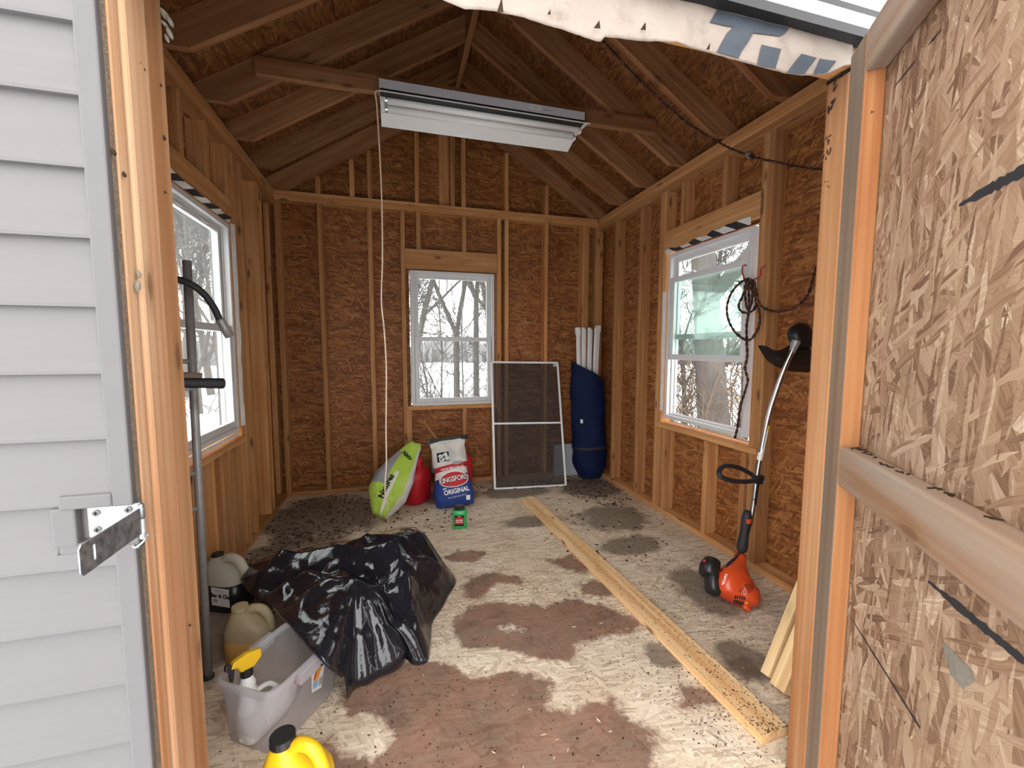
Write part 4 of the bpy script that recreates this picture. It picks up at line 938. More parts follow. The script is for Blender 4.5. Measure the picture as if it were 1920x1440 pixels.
# ---- string trimmer leaning in the corner by the right post
def trimmer():
    P0 = px(1388, 1043, 1, 1.70); P1 = px(1410, 962, 1, 1.685); P2 = px(1421, 880, 1, 1.668); P3 = px(1440, 785, 1, 1.645); P4 = px(1456, 732, 1, 1.632); P5 = px(1472, 688, 1, 1.615); P6 = px(1489, 650, 1, 1.60)
    R = empty('string_trimmer', (P0.x, P0.y, 0), 'orange string trimmer with a curved steel shaft leaning against the right wall', 'string trimmer')
    path = bez([P0-(P1-P0)*.25, P0, P1, P2, P3, P4, P5, P6], 6)
    MB().tube(path, .0125, 14).build('shaft', M['steel'], R, smooth=True)
    d = (P2-P1).normalized()
    # throttle grip
    q0, q1 = P0.lerp(P1, .12), px(1402, 958, 1, 1.686); MB().tube([q0.lerp(q1, k) for k in (0, .06, .18, .35, .55, .75, .9, 1)], [.020, .026, .027, .023, .022, .025, .022, .015], 14).build('throttle_grip', M['black_rubber'], R, smooth=True)
    g = q0.lerp(q1, .78); MB().box((-.012, -.010, -.006), (.012, .010, .006)).build('stop_switch', M['orange'], R, bevel=.002, M=frame(g+Vector((-.010, -.026, .004)), d, (1, 0, 0)))
    # shaft sticker
    s0, s1 = px(1424, 862, 1, 1.664), px(1436, 805, 1, 1.65); MB().tube([s0, s1], .0131, 14, False).build('shaft_sticker', M['label_w'], R, smooth=True)
    MB().tube([px(1436, 806, 1, 1.65), px(1438, 797, 1, 1.648)], .0132, 14, False).build('warning_band', M['yellow'], R, smooth=True)
    MB().tube([px(1413, 945, 1, 1.682), px(1419, 905, 1, 1.672)], .0131, 14, False).build('shaft_decal', M['black_ink'], R, smooth=True)
    # loop handle
    hc = px(1421, 898, 1, 1.670); lp = [px(u, v, 1, y) for u, v, y in ((1424, 899, 1.655), (1400, 903, 1.64), (1370, 901, 1.62), (1350, 892, 1.61), (1350, 880, 1.64), (1362, 873, 1.68), (1385, 877, 1.72), (1405, 887, 1.72), (1424, 899, 1.70))]
    h = MB().tube(bez(lp, 6), .0115, 12).build('loop_handle', M['black_rubber'], R, smooth=True)
    MB().box((-.022, -.022, -.020), (.022, .022, .020)).build('handle_clamp', M['black_plastic'], h, bevel=.004, M=frame(hc, d, (1, 0, 0)))
    MB().lathe([(.006, 0), (.006, .006), (0, .007)], 10, Matrix.Translation(hc+Vector((.012, -.026, -.008))) @ Matrix.Rotation(pi/2, 4, 'X')).build('clamp_screw', M['zinc'], h)
    # engine housing: body narrowing to a neck
    E0 = Vector((1.585, 1.640, .0)); top = P0+Vector((0, 0, .004)); ax = (top-Vector((E0.x+.01, E0.y-.02, .085))).normalized()
    base = top-ax*.255
    side = ax.cross(Vector((-.55, -1, 0))).normalized(); front = side.cross(ax).normalized()
    if front.y > 0: front = -front
    if side.x < 0: side = -side
    def sec(k, rx, ry, ox=0, oy=0, e=2.6): return [base+ax*k+side*(ox+rx*math.copysign(abs(cos(a))**(2/e), cos(a)))+front*(oy+ry*math.copysign(abs(sin(a))**(2/e), sin(a))) for a in [2*pi*i/28 for i in range(28)]]
    eng = MB().loft([sec(.018, .060, .046, .008), sec(.028, .082, .062, .006, 0, 3), sec(.060, .094, .072, .004, 0, 3), (sec(.100, .095, .074, .002)), sec(.130, .086, .070, -.002), sec(.160, .060, .058, -.004), sec(.190, .042, .044, -.004), sec(.215, .030, .032, 0), sec(.240, .026, .027), sec(.262, .024, .025)])
    eo = eng.build('engine_cover', M['orange'], R, smooth=True)
    fan = MB().loft([sec(.030, .034, .034, .052, .030), sec(.036, .054, .058, .046, .026), sec(.070, .062, .066, .043, .026), sec(.105, .058, .062, .040, .022), sec(.125, .040, .044, .034, .014), sec(.132, .014, .016, .030, .008)])
    from mathutils.bvhtree import BVHTree
    bv = BVHTree.FromPolygons(eng.v+fan.v, eng.f+[tuple(i+len(eng.v) for i in f) for f in fan.f])
    fan = fan.build('starter_cover', M['orange'], eo, smooth=True)
    def hit(u, v, off=0.):      # where the line of sight meets the housing
        d = ((u-960)/F_PX*_R + (v-720)/F_PX*_D + _f).normalized(); p, n, i, t_ = bv.ray_cast(CAM, d)
        if p is None: p, n, i, t_ = bv.find_nearest(CAM+d*2.75)
        if n.dot(d) > 0: n = -n
        return p+n*off, n
    def slit(p0, p1, w, mb):
        a_, n0 = hit(*p0); b_, n1 = hit(*p1); rows = []
        sd = (b_-a_).cross(n0+n1).normalized()*w
        for k in range(5):
            q, nn = hit(p0[0]+(p1[0]-p0[0])*k/4, p0[1]+(p1[1]-p0[1])*k/4, .0016); rows.append([q-sd, q+sd])
        mb.loft(rows, cap=False, closed=False)
    cz = lambda x, y: (1290+x/10.29, 1020+y/10.29)
    for row in ([(915, 990, 1050), (955, 990, 1055), (1000, 992, 1058), (1042, 1000, 1068), (1085, 1010, 1080)], [(900, 1070, 1140), (942, 1075, 1150), (982, 1085, 1165), (1022, 1095, 1180), (1062, 1105, 1190)]):
        mb = MB()
        for x, y0, y1 in row: slit(cz(x, y0), cz(x-4, y1), .0030, mb)
        mb.build('cooling_slots', M['black_ink'], eo, fix=False)
    mb = MB()
    for p, q in (((988, 882), (1020, 932)), ((1012, 850), (1062, 952)), ((1042, 822), (1102, 950)), ((1098, 780), (1178, 952)), ((1130, 775), (1212, 935)), ((1160, 770), (1238, 908)), ((1192, 775), (1256, 880)), ((1222, 795), (1268, 855))): slit(cz(*p), cz(*q), .0018, mb)
    mb.build('cooling_slots', M['black_ink'], eo, fix=False)
    q, nn = hit(*cz(1130, 1135), .001); MB().box((-.006, -.006, -.001), (.006, .006, .001)).build('warning_sticker', M['yellow'], eo, M=frame(q, nn.orthogonal(), nn.cross(nn.orthogonal())), bevel=.0008)
    td = Vector((.29, -.957)); writing('brand_lettering', 'ECHO', 7.4, M['white_ink'], eo, lambda x, y: hit(1359.2+x*td.x-y*td.y*-1*.95, 1086+x*td.y+y*td.x*.95, .0018)[0], .25)
    MB().loft([sec(.0, .016, .014, .066, .02), sec(.006, .019, .017, .066, .02), sec(.04, .021, .02, .060, .015)]).build('foot', M['orange'], eo, smooth=True)
    # carburettor and air filter, black, on the left
    b1 = MB().loft([sec(.070, .028, .034, -.122, -.02), sec(.080, .042, .050, -.124, -.02), sec(.125, .044, .052, -.126, -.02), sec(.160, .036, .044, -.122, -.02), sec(.172, .020, .024, -.116, -.02)]).build('air_filter_cover', M['black_plastic'], R, smooth=True)
    MB().loft([sec(.006, .026, .030, -.082, -.02), sec(.020, .034, .042, -.086, -.02), sec(.075, .036, .044, -.100, -.02), sec(.120, .032, .040, -.105, -.02)]).build('fuel_tank', M['black_plastic'], R, smooth=True)
    MB().loft([sec(.098, .020, .020, -.07, .02), sec(.125, .018, .018, -.07, .02)]).build('carburettor', M['steel'], R, smooth=True)
    MB().lathe([(.008, 0), (.009, .012), (0, .014)], 12, frame(base+ax*.118-side*.164, front, ax) @ Matrix.Rotation(-pi/2, 4, 'X')).build('choke_knob', M['red_ink'], b1)
    MB().tube(bez([base+ax*.105-side*.075+front*.035, base+ax*.16-side*.066+front*.03, base+ax*.215-side*.035+front*.024, q0+Vector((-.012, -.012, .012))], 8), .0058, 8).build('throttle_cable', M['black_rubber'], R, smooth=True)
    # cutting head and guard at the top
    T = P6; hd = (px(1500, 622, 1, 1.585)-T).normalized()
    MB().lathe([(.0145, -.03), (.0165, -.005), (.020, .01), (.020, .03), (.015, .034)], 18, frame(T, hd.orthogonal(), hd.cross(hd.orthogonal()))).build('gear_collar', M['tube_grey'], R, smooth=False)
    Hc = px(1503, 630, 1, 1.69)
    HM = frame(Hc, Vector((1, 0, .0)), Vector((0, .35, 1)))
    hz_ = MB().lathe([(.0, -.030), (.048, -.032), (.066, -.022), (.068, .012), (.058, .026), (.034, .036), (0, .038)], 26, HM).build('cutting_head', M['black_plastic'], R, smooth=True)
    for i in range(5):
        a = 2*pi*i/5; MB().lathe([(.007, .0), (.007, .008), (0, .009)], 8, HM @ Matrix.Translation((.045*cos(a), .045*sin(a), .024))).build('head_rib', M['black_plastic'], hz_)
    gp = [px(u, v, 1, y+.065) for u, v, y in ((1422, 649, 1.56), (1424, 653, 1.56), (1435, 672, 1.575), (1452, 685, 1.59), (1475, 694, 1.60), (1500, 697, 1.60), (1530, 698, 1.60), (1560, 690, 1.60), (1572, 672, 1.61))]
    gi = [px(u, v, 1, y+.065) for u, v, y in ((1421, 648, 1.56), (1436, 652, 1.58), (1448, 656, 1.60), (1462, 657, 1.61), (1476, 650, 1.62), (1492, 640, 1.63), (1515, 640, 1.64), (1540, 640, 1.64), (1560, 640, 1.64))]
    go, g2 = bez(gp, 4), bez(gi, 4); n = len(go); rows = []
    for k in range(6):
        t_ = k/5; rows.append([a.lerp(b, t_)+Vector((0, -.035*sin(pi*t_), 0)) for a, b in zip(go, g2)])
    mb = MB(); mb.loft(rows, cap=False, closed=False); mb.build('guard', M['black_plastic'], R, smooth=True, solid=.004)
trimmer()

# ---- hooks and rope on the right wall
def hook():
    x = 1.952; R = empty('utility_hook', (x, 1.93, 1.66), 'red coated double hook on the stud beside the right window', 'hook')
    def q(u, v, xx): return px(u, v, 0, xx)
    MB().tube(bez([q(1399, 497, 1.86), q(1393, 499, 1.87), q(1392, 510, 1.895), q(1396, 524, 1.925), q(1399, 532, 1.955)], 6), .0045, 8).build('prong', M['red_paint'], R, smooth=True)
    MB().tube(bez([q(1434, 499, 1.87), q(1427, 504, 1.88), q(1426, 516, 1.905), q(1418, 522, 1.93), q(1411, 526, 1.955)], 6), .0045, 8).build('prong', M['red_paint'], R, smooth=True)
    MB().tube([q(1400, 535, 1.951), q(1412, 525, 1.951)], .005, 8).build('back_bar', M['red_paint'], R, smooth=True)
hook()
def ropetube(path, r, name, parent=None, rough=.16):
    out = []
    mb = MB()
    for s in range(2):        # two strands twisted round each other
        pp = []; L = 0
        for i, p in enumerate(path):
            if i: L += (path[i]-path[i-1]).length
            T = (path[min(i+1, len(path)-1)]-path[max(i-1, 0)]).normalized(); u = T.orthogonal().normalized(); w = T.cross(u); a = L/.011+pi*s
            pp.append(p+(u*cos(a)+w*sin(a))*r*.55)
        mb.tube(pp, r*.72, 6)
    return mb.build(name, M['rope'], parent, smooth=True)
def rq(pts, n=14): return bez([px(u, v, 0, x) for u, v, x in pts], n)
def rope_hank():
    R = empty('rope_hank', px(1402, 560, 0, 1.90), 'dark braided rope coiled over the red hook by the right window', 'rope')
    ropetube(rq([(1404, 522, 1.89), (1388, 530, 1.885), (1372, 548, 1.88), (1363, 575, 1.88), (1366, 600, 1.88), (1378, 622, 1.88), (1392, 634, 1.885), (1402, 638, 1.885), (1412, 632, 1.89), (1422, 614, 1.90), (1425, 592, 1.905), (1420, 570, 1.905), (1414, 545, 1.90), (1410, 524, 1.895)]), .0062, 'coil', R)
    ropetube(rq([(1408, 522, 1.885), (1400, 540, 1.875), (1390, 560, 1.87), (1385, 574, 1.87), (1390, 584, 1.87), (1400, 586, 1.87), (1412, 582, 1.875), (1417, 570, 1.88), (1414, 548, 1.88), (1402, 524, 1.885)]), .0062, 'coil', R)
    ropetube(rq([(1402, 521, 1.88), (1397, 540, 1.865), (1398, 562, 1.862), (1402, 580, 1.865), (1408, 572, 1.87), (1411, 552, 1.872), (1408, 530, 1.88), (1400, 526, 1.885)]), .0062, 'coil', R)
    ropetube(rq([(1410, 524, 1.872), (1404, 545, 1.858), (1405, 565, 1.856), (1403, 590, 1.87), (1400, 610, 1.885), (1400, 640, 1.895), (1401, 668, 1.90), (1397, 690, 1.905), (1402, 712, 1.905), (1398, 730, 1.905), (1391, 752, 1.905), (1386, 775, 1.90), (1383, 800, 1.90), (1378, 822, 1.895)]), .0062, 'loose_end', R)
    ropetube(rq([(1414, 526, 1.88), (1418, 550, 1.88), (1424, 570, 1.89), (1440, 581, 1.905), (1465, 584, 1.92), (1490, 577, 1.935), (1508, 562, 1.945), (1520, 540, 1.95), (1532, 500, 1.95), (1560, 470, 1.95)]), .0062, 'loose_end', R)
rope_hank()
def roof_rope():
    p = [px(1131, 76, 1, 2.185), px(1180, 130, 1, 2.18), px(1220, 170, 1, 2.18), px(1262, 208, 1, 2.175), px(1300, 238, 1, 2.16), px(1335, 259, 1, 2.13), px(1365, 276, 1, 2.05), px(1400, 290, 1, 1.93), px(1425, 297, 1, 1.84), px(1470, 307, 1, 1.70), px(1510, 314, 1, 1.56), px(1535, 317, 1, 1.48), px(1570, 312, 1, 1.36)]
    o = ropetube(bez(p, 14), .0055, 'roof_rope'); return tag(o, 'dark braided rope strung along a right rafter and across to the doorway post', 'rope')
roof_rope()
mb = MB(); rr = random.Random(1)
p0 = px(1402, 285, 1, 1.92); p1 = px(1410, 298, 1, 1.9)
tag(MB().lathe([(0, -.030), (.010, -.022), (.022, -.004), (.016, .008), (.004, .014)], 10, Matrix.Translation(p0+Vector((.01, 0, -.008))) @ Matrix.Diagonal((1.3, .6, 1, 1))).build('cobweb_clump', M['cocoon'], smooth=True), 'small pale cobweb clump caught on the rope near the right wall', 'cobweb')
def small_hook():
    c = px(1222, 617, 0, 1.955); tag(MB().tube(bez([c+Vector((.004, .03, .004)), c+Vector((-.012, .022, -.004)), c+Vector((-.016, 0, -.008)), c+Vector((-.014, -.02, .004)), c+Vector((-.018, -.034, .026))], 6), .0028, 8).build('wire_hook', M['tube_grey'], smooth=True), 'small bent wire hook on a stud left of the right window', 'hook')
small_hook()

# ---- grey tube rack, hose and handled tools behind the left post
def rack():
    b = Vector((-.722, 1.775, 0)); tp = Vector((-.703, 1.76, 1.578))
    R = empty('tube_rack', b, 'grey metal tube rack with short rungs standing behind the left jamb post', 'rack')
    MB().tube([b, tp], .0135, 14).build('upright', M['tube_grey'], R, smooth=True)
    dx = Vector((-.085, -.05, 0)); MB().tube([b+dx+Vector((0, 0, .05)), b.lerp(tp, .972)+dx], .0095, 12).build('upright', M['tube_grey'], R, smooth=True)
    for t_ in (.958, .775, .515, .43): MB().tube([b.lerp(tp, t_), b.lerp(tp, t_)+dx*1.15+Vector((0, -.02, .0))], .0085, 10).build('rung', M['tube_grey'], R, smooth=True)
    MB().lathe([(.019, 0), (.019, .012), (.0145, .016)], 14, Matrix.Translation(b)).build('foot', M['black_rubber'], R)
rack()
hp = [px(u, v, 1, y) for u, v, y in ((318, 522, 1.62), (336, 525, 1.66), (358, 533, 1.69), (380, 549, 1.71), (400, 575, 1.73), (412, 600, 1.745))]
R = empty('flexible_hose', px(350, 530, 1, 1.68), 'curved black hose with a metal nozzle in front of the left window', 'hose')
MB().tube(bez(hp, 8), .0115, 12).build('hose', M['black_rubber'], R, smooth=True)
a, b = px(411, 598, 1, 1.744), px(431, 631, 1, 1.765); MB().tube([a.lerp(b, k) for k in (0, .1, .45, .5, .55, 1)], [.0125, .015, .0145, .0165, .0155, .016], 12).build('nozzle', M['tube_grey'], R, smooth=True)
R = empty('tool_handle', px(380, 718, 1, 1.66), 'tool with a straight black rubber grip pointing into the room by the left post', 'tool')
a, b = px(325, 717, 1, 1.60), px(421, 719, 1, 1.68); MB().tube([a.lerp(b, k) for k in (0, .2, .6, .9, .97, 1)], [.016, .0165, .0175, .0185, .0185, .013], 16).build('grip', M['black_rubber'], R, smooth=True)
MB().tube([a+Vector((.0, .0, -.024)), a.lerp(b, .45)+Vector((0, 0, -.021))], .005, 10).build('rod', M['tube_grey'], R, smooth=True)
a, b = px(322, 706, 1, 1.70), px(379, 708, 1, 1.735); o = MB().tube([a, b], .0175, 14).build('wooden_handle', M['rail'], smooth=True); tag(o, 'short brown wooden handle just above the black rubber grip', 'handle')

# ---- galvanised hasp on the outside at left
def hasp():
    R = empty('door_hasp', (-.404, .800, .993), 'galvanised hasp with slotted strap hanging open on the grey siding', 'hasp')
    pl = MB().box((-.474, .7965, .970), (-.404, .7985, 1.020)).build('mounting_plate', M['zinc'], R, bevel=.0006)
    for x, z in ((-.462, 1.009), (-.462, .982), (-.420, 1.010)):
        s = MB().lathe([(.0, .0), (.0046, 0), (.0052, -.0022), (.0, -.003)], 14, Matrix.Translation((x, .7968, z)) @ Matrix.Rotation(-pi/2, 4, 'X')).build('screw', M['screw'], pl)
        MB().box((x-.003, .7931, z-.0006), (x+.003, .7945, z+.0006)).box((x-.0006, .7931, z-.003), (x+.0006, .7945, z+.003)).build('screw_slot', M['black_ink'], s)
    MB().tube([(-.399, .789, .966), (-.399, .789, .970), (-.399, .789, .996)], [.0050, .0042, .0042], 12).build('hinge_knuckle', M['zinc'], R, smooth=True)
    MB().tube([(-.399, .789, .998), (-.399, .789, 1.020)], .0042, 12).build('hinge_knuckle', M['galv'], R, smooth=True)
    MB().lathe([(0, -.004), (.0045, -.003), (.005, 0), (0, .001)], 12, Matrix.Translation((-.399, .789, .966))).build('pin_head', M['zinc'], R, smooth=True)
    # strap with a slot, swung out towards the viewer
    y0, y1, z0, z1 = .650, .788, .9725, 1.0145; x0, x1 = -.4005, -.3985
    ch = .005
    outer = [(y0+ch, z0), (y1, z0), (y1, z1), (y0+ch, z1), (y0, z1-ch), (y0, z0+ch)]
    sy0, sy1, sz0, sz1 = .6745, .6795, .983, 1.005
    pts = [(y0, z0+ch), (y0+ch, z0), (sy0, z0), (sy0, sz0), (sy0, sz1), (sy0, z1), (y0+ch, z1), (y0, z1-ch)]
    mb = MB().prism(pts, 0, x0, x1).prism([(sy0, z0), (sy1, z0), (sy1, sz0), (sy0, sz0)], 0, x0, x1).prism([(sy0, sz1), (sy1, sz1), (sy1, z1), (sy0, z1)], 0, x0, x1).prism([(sy1, z0), (y1, z0), (y1, z1), (sy1, z1)], 0, x0, x1)
    mb.build('strap', M['galv'], R)
    MB().tube(bez([(-.418, .794, .957), (-.408, .782, .952), (-.399, .786, .958), (-.394, .792, .968)], 6), .0016, 8).build('spring_wire', M['zinc'], R, smooth=True)
hasp()

# ---- loose house wrap over the doorway
def wrap():
    R = empty('house_wrap', (.35, .80, 1.99), 'loose off-white house wrap hanging over the top of the doorway', 'house wrap')
    edge = [(-.50, 1.93), (-.2, 1.91), (.0, 1.895), (.084, 1.884), (.131, 1.874), (.18, 1.884), (.221, 1.886), (.27, 1.885), (.316, 1.882), (.36, 1.876), (.401, 1.871), (.407, 1.881), (.45, 1.884), (.49, 1.887), (.54, 1.897), (.577, 1.903), (.657, 1.897), (.72, 1.894), (.784, 1.891), (.85, 1.890), (.905, 1.894), (.967, 1.904), (1.0, 1.918), (1.03, 1.935), (1.06, 1.944)]
    def ez(x):
        for (a, za), (b, zb) in zip(edge, edge[1:]):
            if a <= x <= b: return za+(zb-za)*(x-a)/(b-a)
        return edge[-1][1]
    def yy(x, z): return .8005+.006*noise.noise((x*5, z*9, 0))+.003*noise.noise((x*17, z*21, 5))-.008*max(0, (1.99-z)/.1)**2*.3
    def S(a, b):
        x = -.50+1.56*a; z0 = ez(x)+.0015*noise.noise((x*60, 0, 0)); z = z0+(1.996-z0)*b; return Vector((x, yy(x, z), z))
    s = MB().grid(180, 16, S).build('sheet', M['wrap'], R, smooth=True, solid=.0012)
    def poly(pix):
        import mathutils
        P2 = [px(u, v, 1, .797) for u, v in pix]; xs = [p.x for p in P2]; zs = [p.z for p in P2]
        q = [Vector((p.x, p.z, 0)) for p in P2]
        # fill finely: clip a small grid of quads against the outline
        bm = bmesh.new(); f = bm.faces.new([bm.verts.new(p) for p in q]); bmesh.ops.triangulate(bm, faces=bm.faces[:])
        bmesh.ops.subdivide_edges(bm, edges=bm.edges[:], cuts=7, use_grid_fill=True)
        vs = [v.co.copy() for v in bm.verts]; bm.verts.index_update(); fs = [tuple(v.index for v in f.verts) for f in bm.faces]; bm.free()
        MB().add([Vector((v.x, yy(v.x, max(v.y, ez(v.x)+.001))-.0026, max(v.y, ez(v.x)+.001))) for v in vs], fs).build('printed_letter', M['wrap_ink'], s, fix=False, smooth=True)
    cv = lambda L: [(1200+x/3.692, y/3.69) for x, y in L]
    poly(cv([(538, 62), (700, 110), (860, 150), (1032, 195), (1000, 235), (960, 257), (860, 238), (780, 232), (740, 300), (700, 360), (682, 402), (600, 380), (530, 360), (560, 300), (600, 230), (645, 187), (560, 168), (488, 148)]))
    poly(cv([(838, 312), (972, 345), (935, 475), (805, 455)])); poly(cv([(1112, 375), (1226, 398), (1130, 525), (1018, 500)])); poly(cv([(1248, 402), (1356, 425), (1296, 500), (1240, 535), (1192, 530)]))
    for u, v, w, h in ((937, 18, .006, .016), (1118, 52, .007, .008), (1204, 55, .006, .008), (1028, 28, .003, .004), (1325, 92, .004, .007)):
        p = px(u, v, 1, .795); MB().add([p+Vector((-w, -.003, -h*.5)), p+Vector((w, -.004, -h*.4)), p+Vector((w*.3, -.009, h))], [(0, 1, 2)]).build('torn_tab', M['crumb'], s, fix=False)
wrap()

# ---- papery insect cocoons on the left post
COC = [((300, 27), .011, .5), ((309, 25), .013, .7), ((312, 31), .010, .5), ((319, 40), .013, .4), ((308, 45), .010, .9), ((318, 62), .014, .35), ((313, 72), .010, .3), ((260, 514), .010, .1), ((258, 536), .013, -.1)]
wh = ['among the cluster at the top of the left post, nearest the wood', 'second from the wood at the top of the left post', 'small and grey in the cluster at the top of the left post', 'palest one sticking out at the top of the left post', 'squat one below the cluster at the top of the left post', 'hanging lowest and longest at the top of the left post', 'tucked behind the lowest long one on the left post', 'upper one of the pair halfway down the left post', 'lower open one of the pair halfway down the left post']
for ((u, v), L, a), w in zip(COC, wh):
    L *= .8
    if u > 295: p = px(u, v, 1, .976); p.x = max(p.x, JX+.006) if u < 316 else p.x
    else: p = px(u, v, 0, JX+.006)
    if u > 295 and p.x > JX+.022: p.x = JX+.022
    o = MB().lathe([(0, -L), (L*.34, -L*.55), (L*.42, 0), (L*.30, L*.6), (0, L)], 10, Matrix.Translation(p) @ Matrix.Rotation(-a, 4, 'Y') @ Matrix.Rotation(a*.6, 4, 'X')).build('cocoon', M['cocoon'], smooth=True)
    tag(o, 'dry cocoon '+w, 'cocoon', 'cocoons on the left post')

# ---- litter on the floor (nobody could count it)
def litter(name, n, spots, mat, size, label, cat, flat=.3, z=.003):
    rr = random.Random(len(name)*7+n); mb = MB()
    tot = sum(s[4] for s in spots)
    for x, y, rx, ry, wgt in spots:
        for i in range(int(n*wgt/tot)):
            a, r = rr.random()*2*pi, sqrt(rr.random()); px_, py = x+rx*r*cos(a), y+ry*r*sin(a)
            if not (-.90 < px_ < 1.93 and .83 < py < 3.84): continue
            L = size*(.4+rr.random()*1.2); w = L*flat*(.6+.8*rr.random()); b = rr.random()*2*pi; lift = rr.random()*L*.5
            c, s = cos(b), sin(b)
            pts = [(-L, 0, 0), (-L*.2, -w, lift*.5), (L, 0, lift), (L*.1, w, .2*lift)]
            mb.add([(px_+x_*c-y_*s, py+x_*s+y_*c, z+zz) for x_, y_, zz in pts], [(0, 1, 2, 3)])
    return tag(mb.build(name, mat, fix=False), label, cat, kind='stuff')
litter('leaf_litter', 2300, [(-.55, 3.35, .40, .48, 10), (-.62, 2.75, .30, .35, 4), (.1, 3.05, .5, .25, 2), (1.72, 3.35, .28, .40, 7), (1.4, 3.65, .5, .15, 3), (.6, 3.65, .8, .16, 3), (1.4, 2.7, .5, .6, 2), (-.5, 2.5, .4, .4, 1.5)], M['leaf'], .0125, 'dry leaf litter drifted along the back of the floor', 'leaf litter', .45)
litter('floor_crumbs', 3600, [(1.55, 1.75, .34, .42, 8), (.98, 1.6, .16, .9, 4), (1.12, 1.1, .14, .3, 2), (.4, 1.7, .9, .7, 5), (.5, 2.7, 1.1, .8, 5), (1.55, 2.5, .4, .8, 3), (-.1, 1.35, .5, .4, 2)], M['crumb'], .0042, 'dark crumbs and droppings scattered over the floor', 'debris', .35)
litter('wood_chips', 260, [(.4, 1.8, .9, .8, 3), (.6, 2.8, 1., .8, 3), (1.5, 1.9, .4, .8, 1)], M['straw'], .009, 'pale wood chips and straw scattered over the floor', 'debris', .2)
def bump_z(x, y): return 0
rr = random.Random(31); mb = MB(); Mx = frame((BA+BB)/2, BB-BA, (1, 0, 0)); L = (BB-BA).length/2
sgn = 1 if Mx.col[2].z > 0 else -1
for i in range(620):
    x = L-2*L*rr.random()**1.9; y = (rr.random()-.5)*.112; b = rr.random()*pi; l = .0022+.0042*rr.random(); w = l*.3
    c, s = cos(b), sin(b)
    mb.add([Mx @ Vector((x+u*c-v*s, y+u*s+v*c, sgn*(.0172+h))) for u, v, h in ((-l, 0, 0), (0, -w, .0015), (l, 0, 0), (0, w, .0015))], [(0, 1, 2, 3)])
tag(mb.build('board_crumbs', M['crumb'], fix=False), 'dark crumbs sprinkled on the long pale board', 'debris', kind='stuff')
# ------------------------------------------------------------------ bare trees and brush outside the windows
def tree(x, y, h, r, seed, label, group, lean=(0, 0), depth=4, nb=5, fork=None, thin=False, spread=.8, first=.25):
    rr = random.Random(seed); z0 = gz(x, y)-.05
    R = empty('bare_tree', (x, y, z0), label, 'tree', group)
    tk, br = MB(), MB()
    def grow(p, d, L, rad, lev, mb):
        path = [p.copy()]; rads = [rad]; q = p.copy(); dd = d.copy(); n = 6 if lev < 2 else 4; kids = []
        for i in range(n):
            dd = (dd+Vector((rr.gauss(0, .13), rr.gauss(0, .13), rr.gauss(.02, .10)))*(1 if lev else .35)).normalized(); q = q+dd*L/n
            if -1.5 < q.x < 2.6 and .3 < q.y < 4.6 and q.z < 4.1: break
            path.append(q.copy()); rads.append(max(.0065 if thin else .0045, rad*(1-.72*(i+1)/n))); kids.append((q.copy(), dd.copy(), rads[-1], (i+1)/n))
        if len(path) < 2: return
        mb.tube(path, rads, 8 if lev == 0 else (5 if lev == 1 else 3), cap=False)
        if lev < depth and kids:
            m = nb if lev == 0 else max(2, nb-lev+rr.randint(-1, 1))
            for k in range(m):
                t = first+(1-first)*rr.random() if lev == 0 else .2+.8*rr.random()
                c = min(kids, key=lambda e: abs(e[3]-t)); a = rr.random()*2*pi
                u = c[1].orthogonal().normalized(); w = c[1].cross(u); s = spread*(.6+.6*rr.random())
                nd = (c[1]+(u*cos(a)+w*sin(a))*s).normalized()
                grow(c[0], nd, L*(.42+.25*rr.random()), c[2]*.62, lev+1, br)
    d0 = Vector((lean[0], lean[1], 1)).normalized()
    if fork:
        hf = fork; q = Vector((x, y, z0))+d0*hf; tk.tube([(x, y, z0), Vector((x, y, z0)).lerp(q, .5), q], [r*1.15, r, r*.95], 9, cap=False)
        for a, s in ((-.42, .75), (.10, .8)): grow(q-d0*.05, Vector((a*_r.x, a*_r.y, 1)).normalized(), h-hf, r*s, 0, tk)
    else: grow(Vector((x, y, z0)), d0, h, r, 0, tk)
    tk.build('trunk', M['bark'] if not thin else M['twig'], R, smooth=True, fix=False); br.build('branches', M['twig'], R, smooth=True, fix=False)
    return R
def at(u, y): p = px(u, 664, 1, y); return p.x, y
def atx(u, x): p = px(u, 664, 0, x); return x, p.y
G = 'bare trees beyond the back window'
x, y = at(856, 9.5); tree(x, y, 7.5, .07, 3, 'forked bare tree in the middle of the back window', G, fork=2.0, depth=4, nb=7)
x, y = at(893, 10.5); tree(x, y, 8.5, .085, 4, 'thick upright bare tree at the right side of the back window', G, depth=4, nb=8)
x, y = at(803, 9.0); tree(x, y, 5.2, .024, 5, 'slender bare sapling at the left edge of the back window', G, depth=4, nb=8, thin=True)
x, y = at(824, 7.6); tree(x, y, 4.6, .020, 6, 'slender bare sapling left of the middle of the back window', G, depth=4, nb=8, thin=True, first=.15)
x, y = at(869, 8.2); tree(x, y, 5.4, .020, 7, 'slender bare sapling just right of the middle of the back window', G, depth=4, nb=8, thin=True, first=.15)
x, y = at(890, 7.0); tree(x, y, 3.8, .017, 8, 'short leaning sapling at the lower right of the back window', G, lean=(.3, 0), depth=4, nb=9, thin=True, first=.1)
x, y = at(760, 12); tree(x, y, 8, .11, 9, 'bare tree left of the back window, branches reaching into its left side', G, lean=(.22, 0), depth=4, nb=8)
x, y = at(940, 13); tree(x, y, 8.5, .12, 10, 'bare tree right of the back window, further off', G, lean=(-.1, 0), depth=4, nb=8)
G = 'bare trees beyond the right window'
x, y = atx(1352, 4.7); tree(x, y, 7, .24, 11, 'massive bare trunk filling the right half of the right window', G, lean=(-.06, .02), depth=4, nb=9, first=.2)
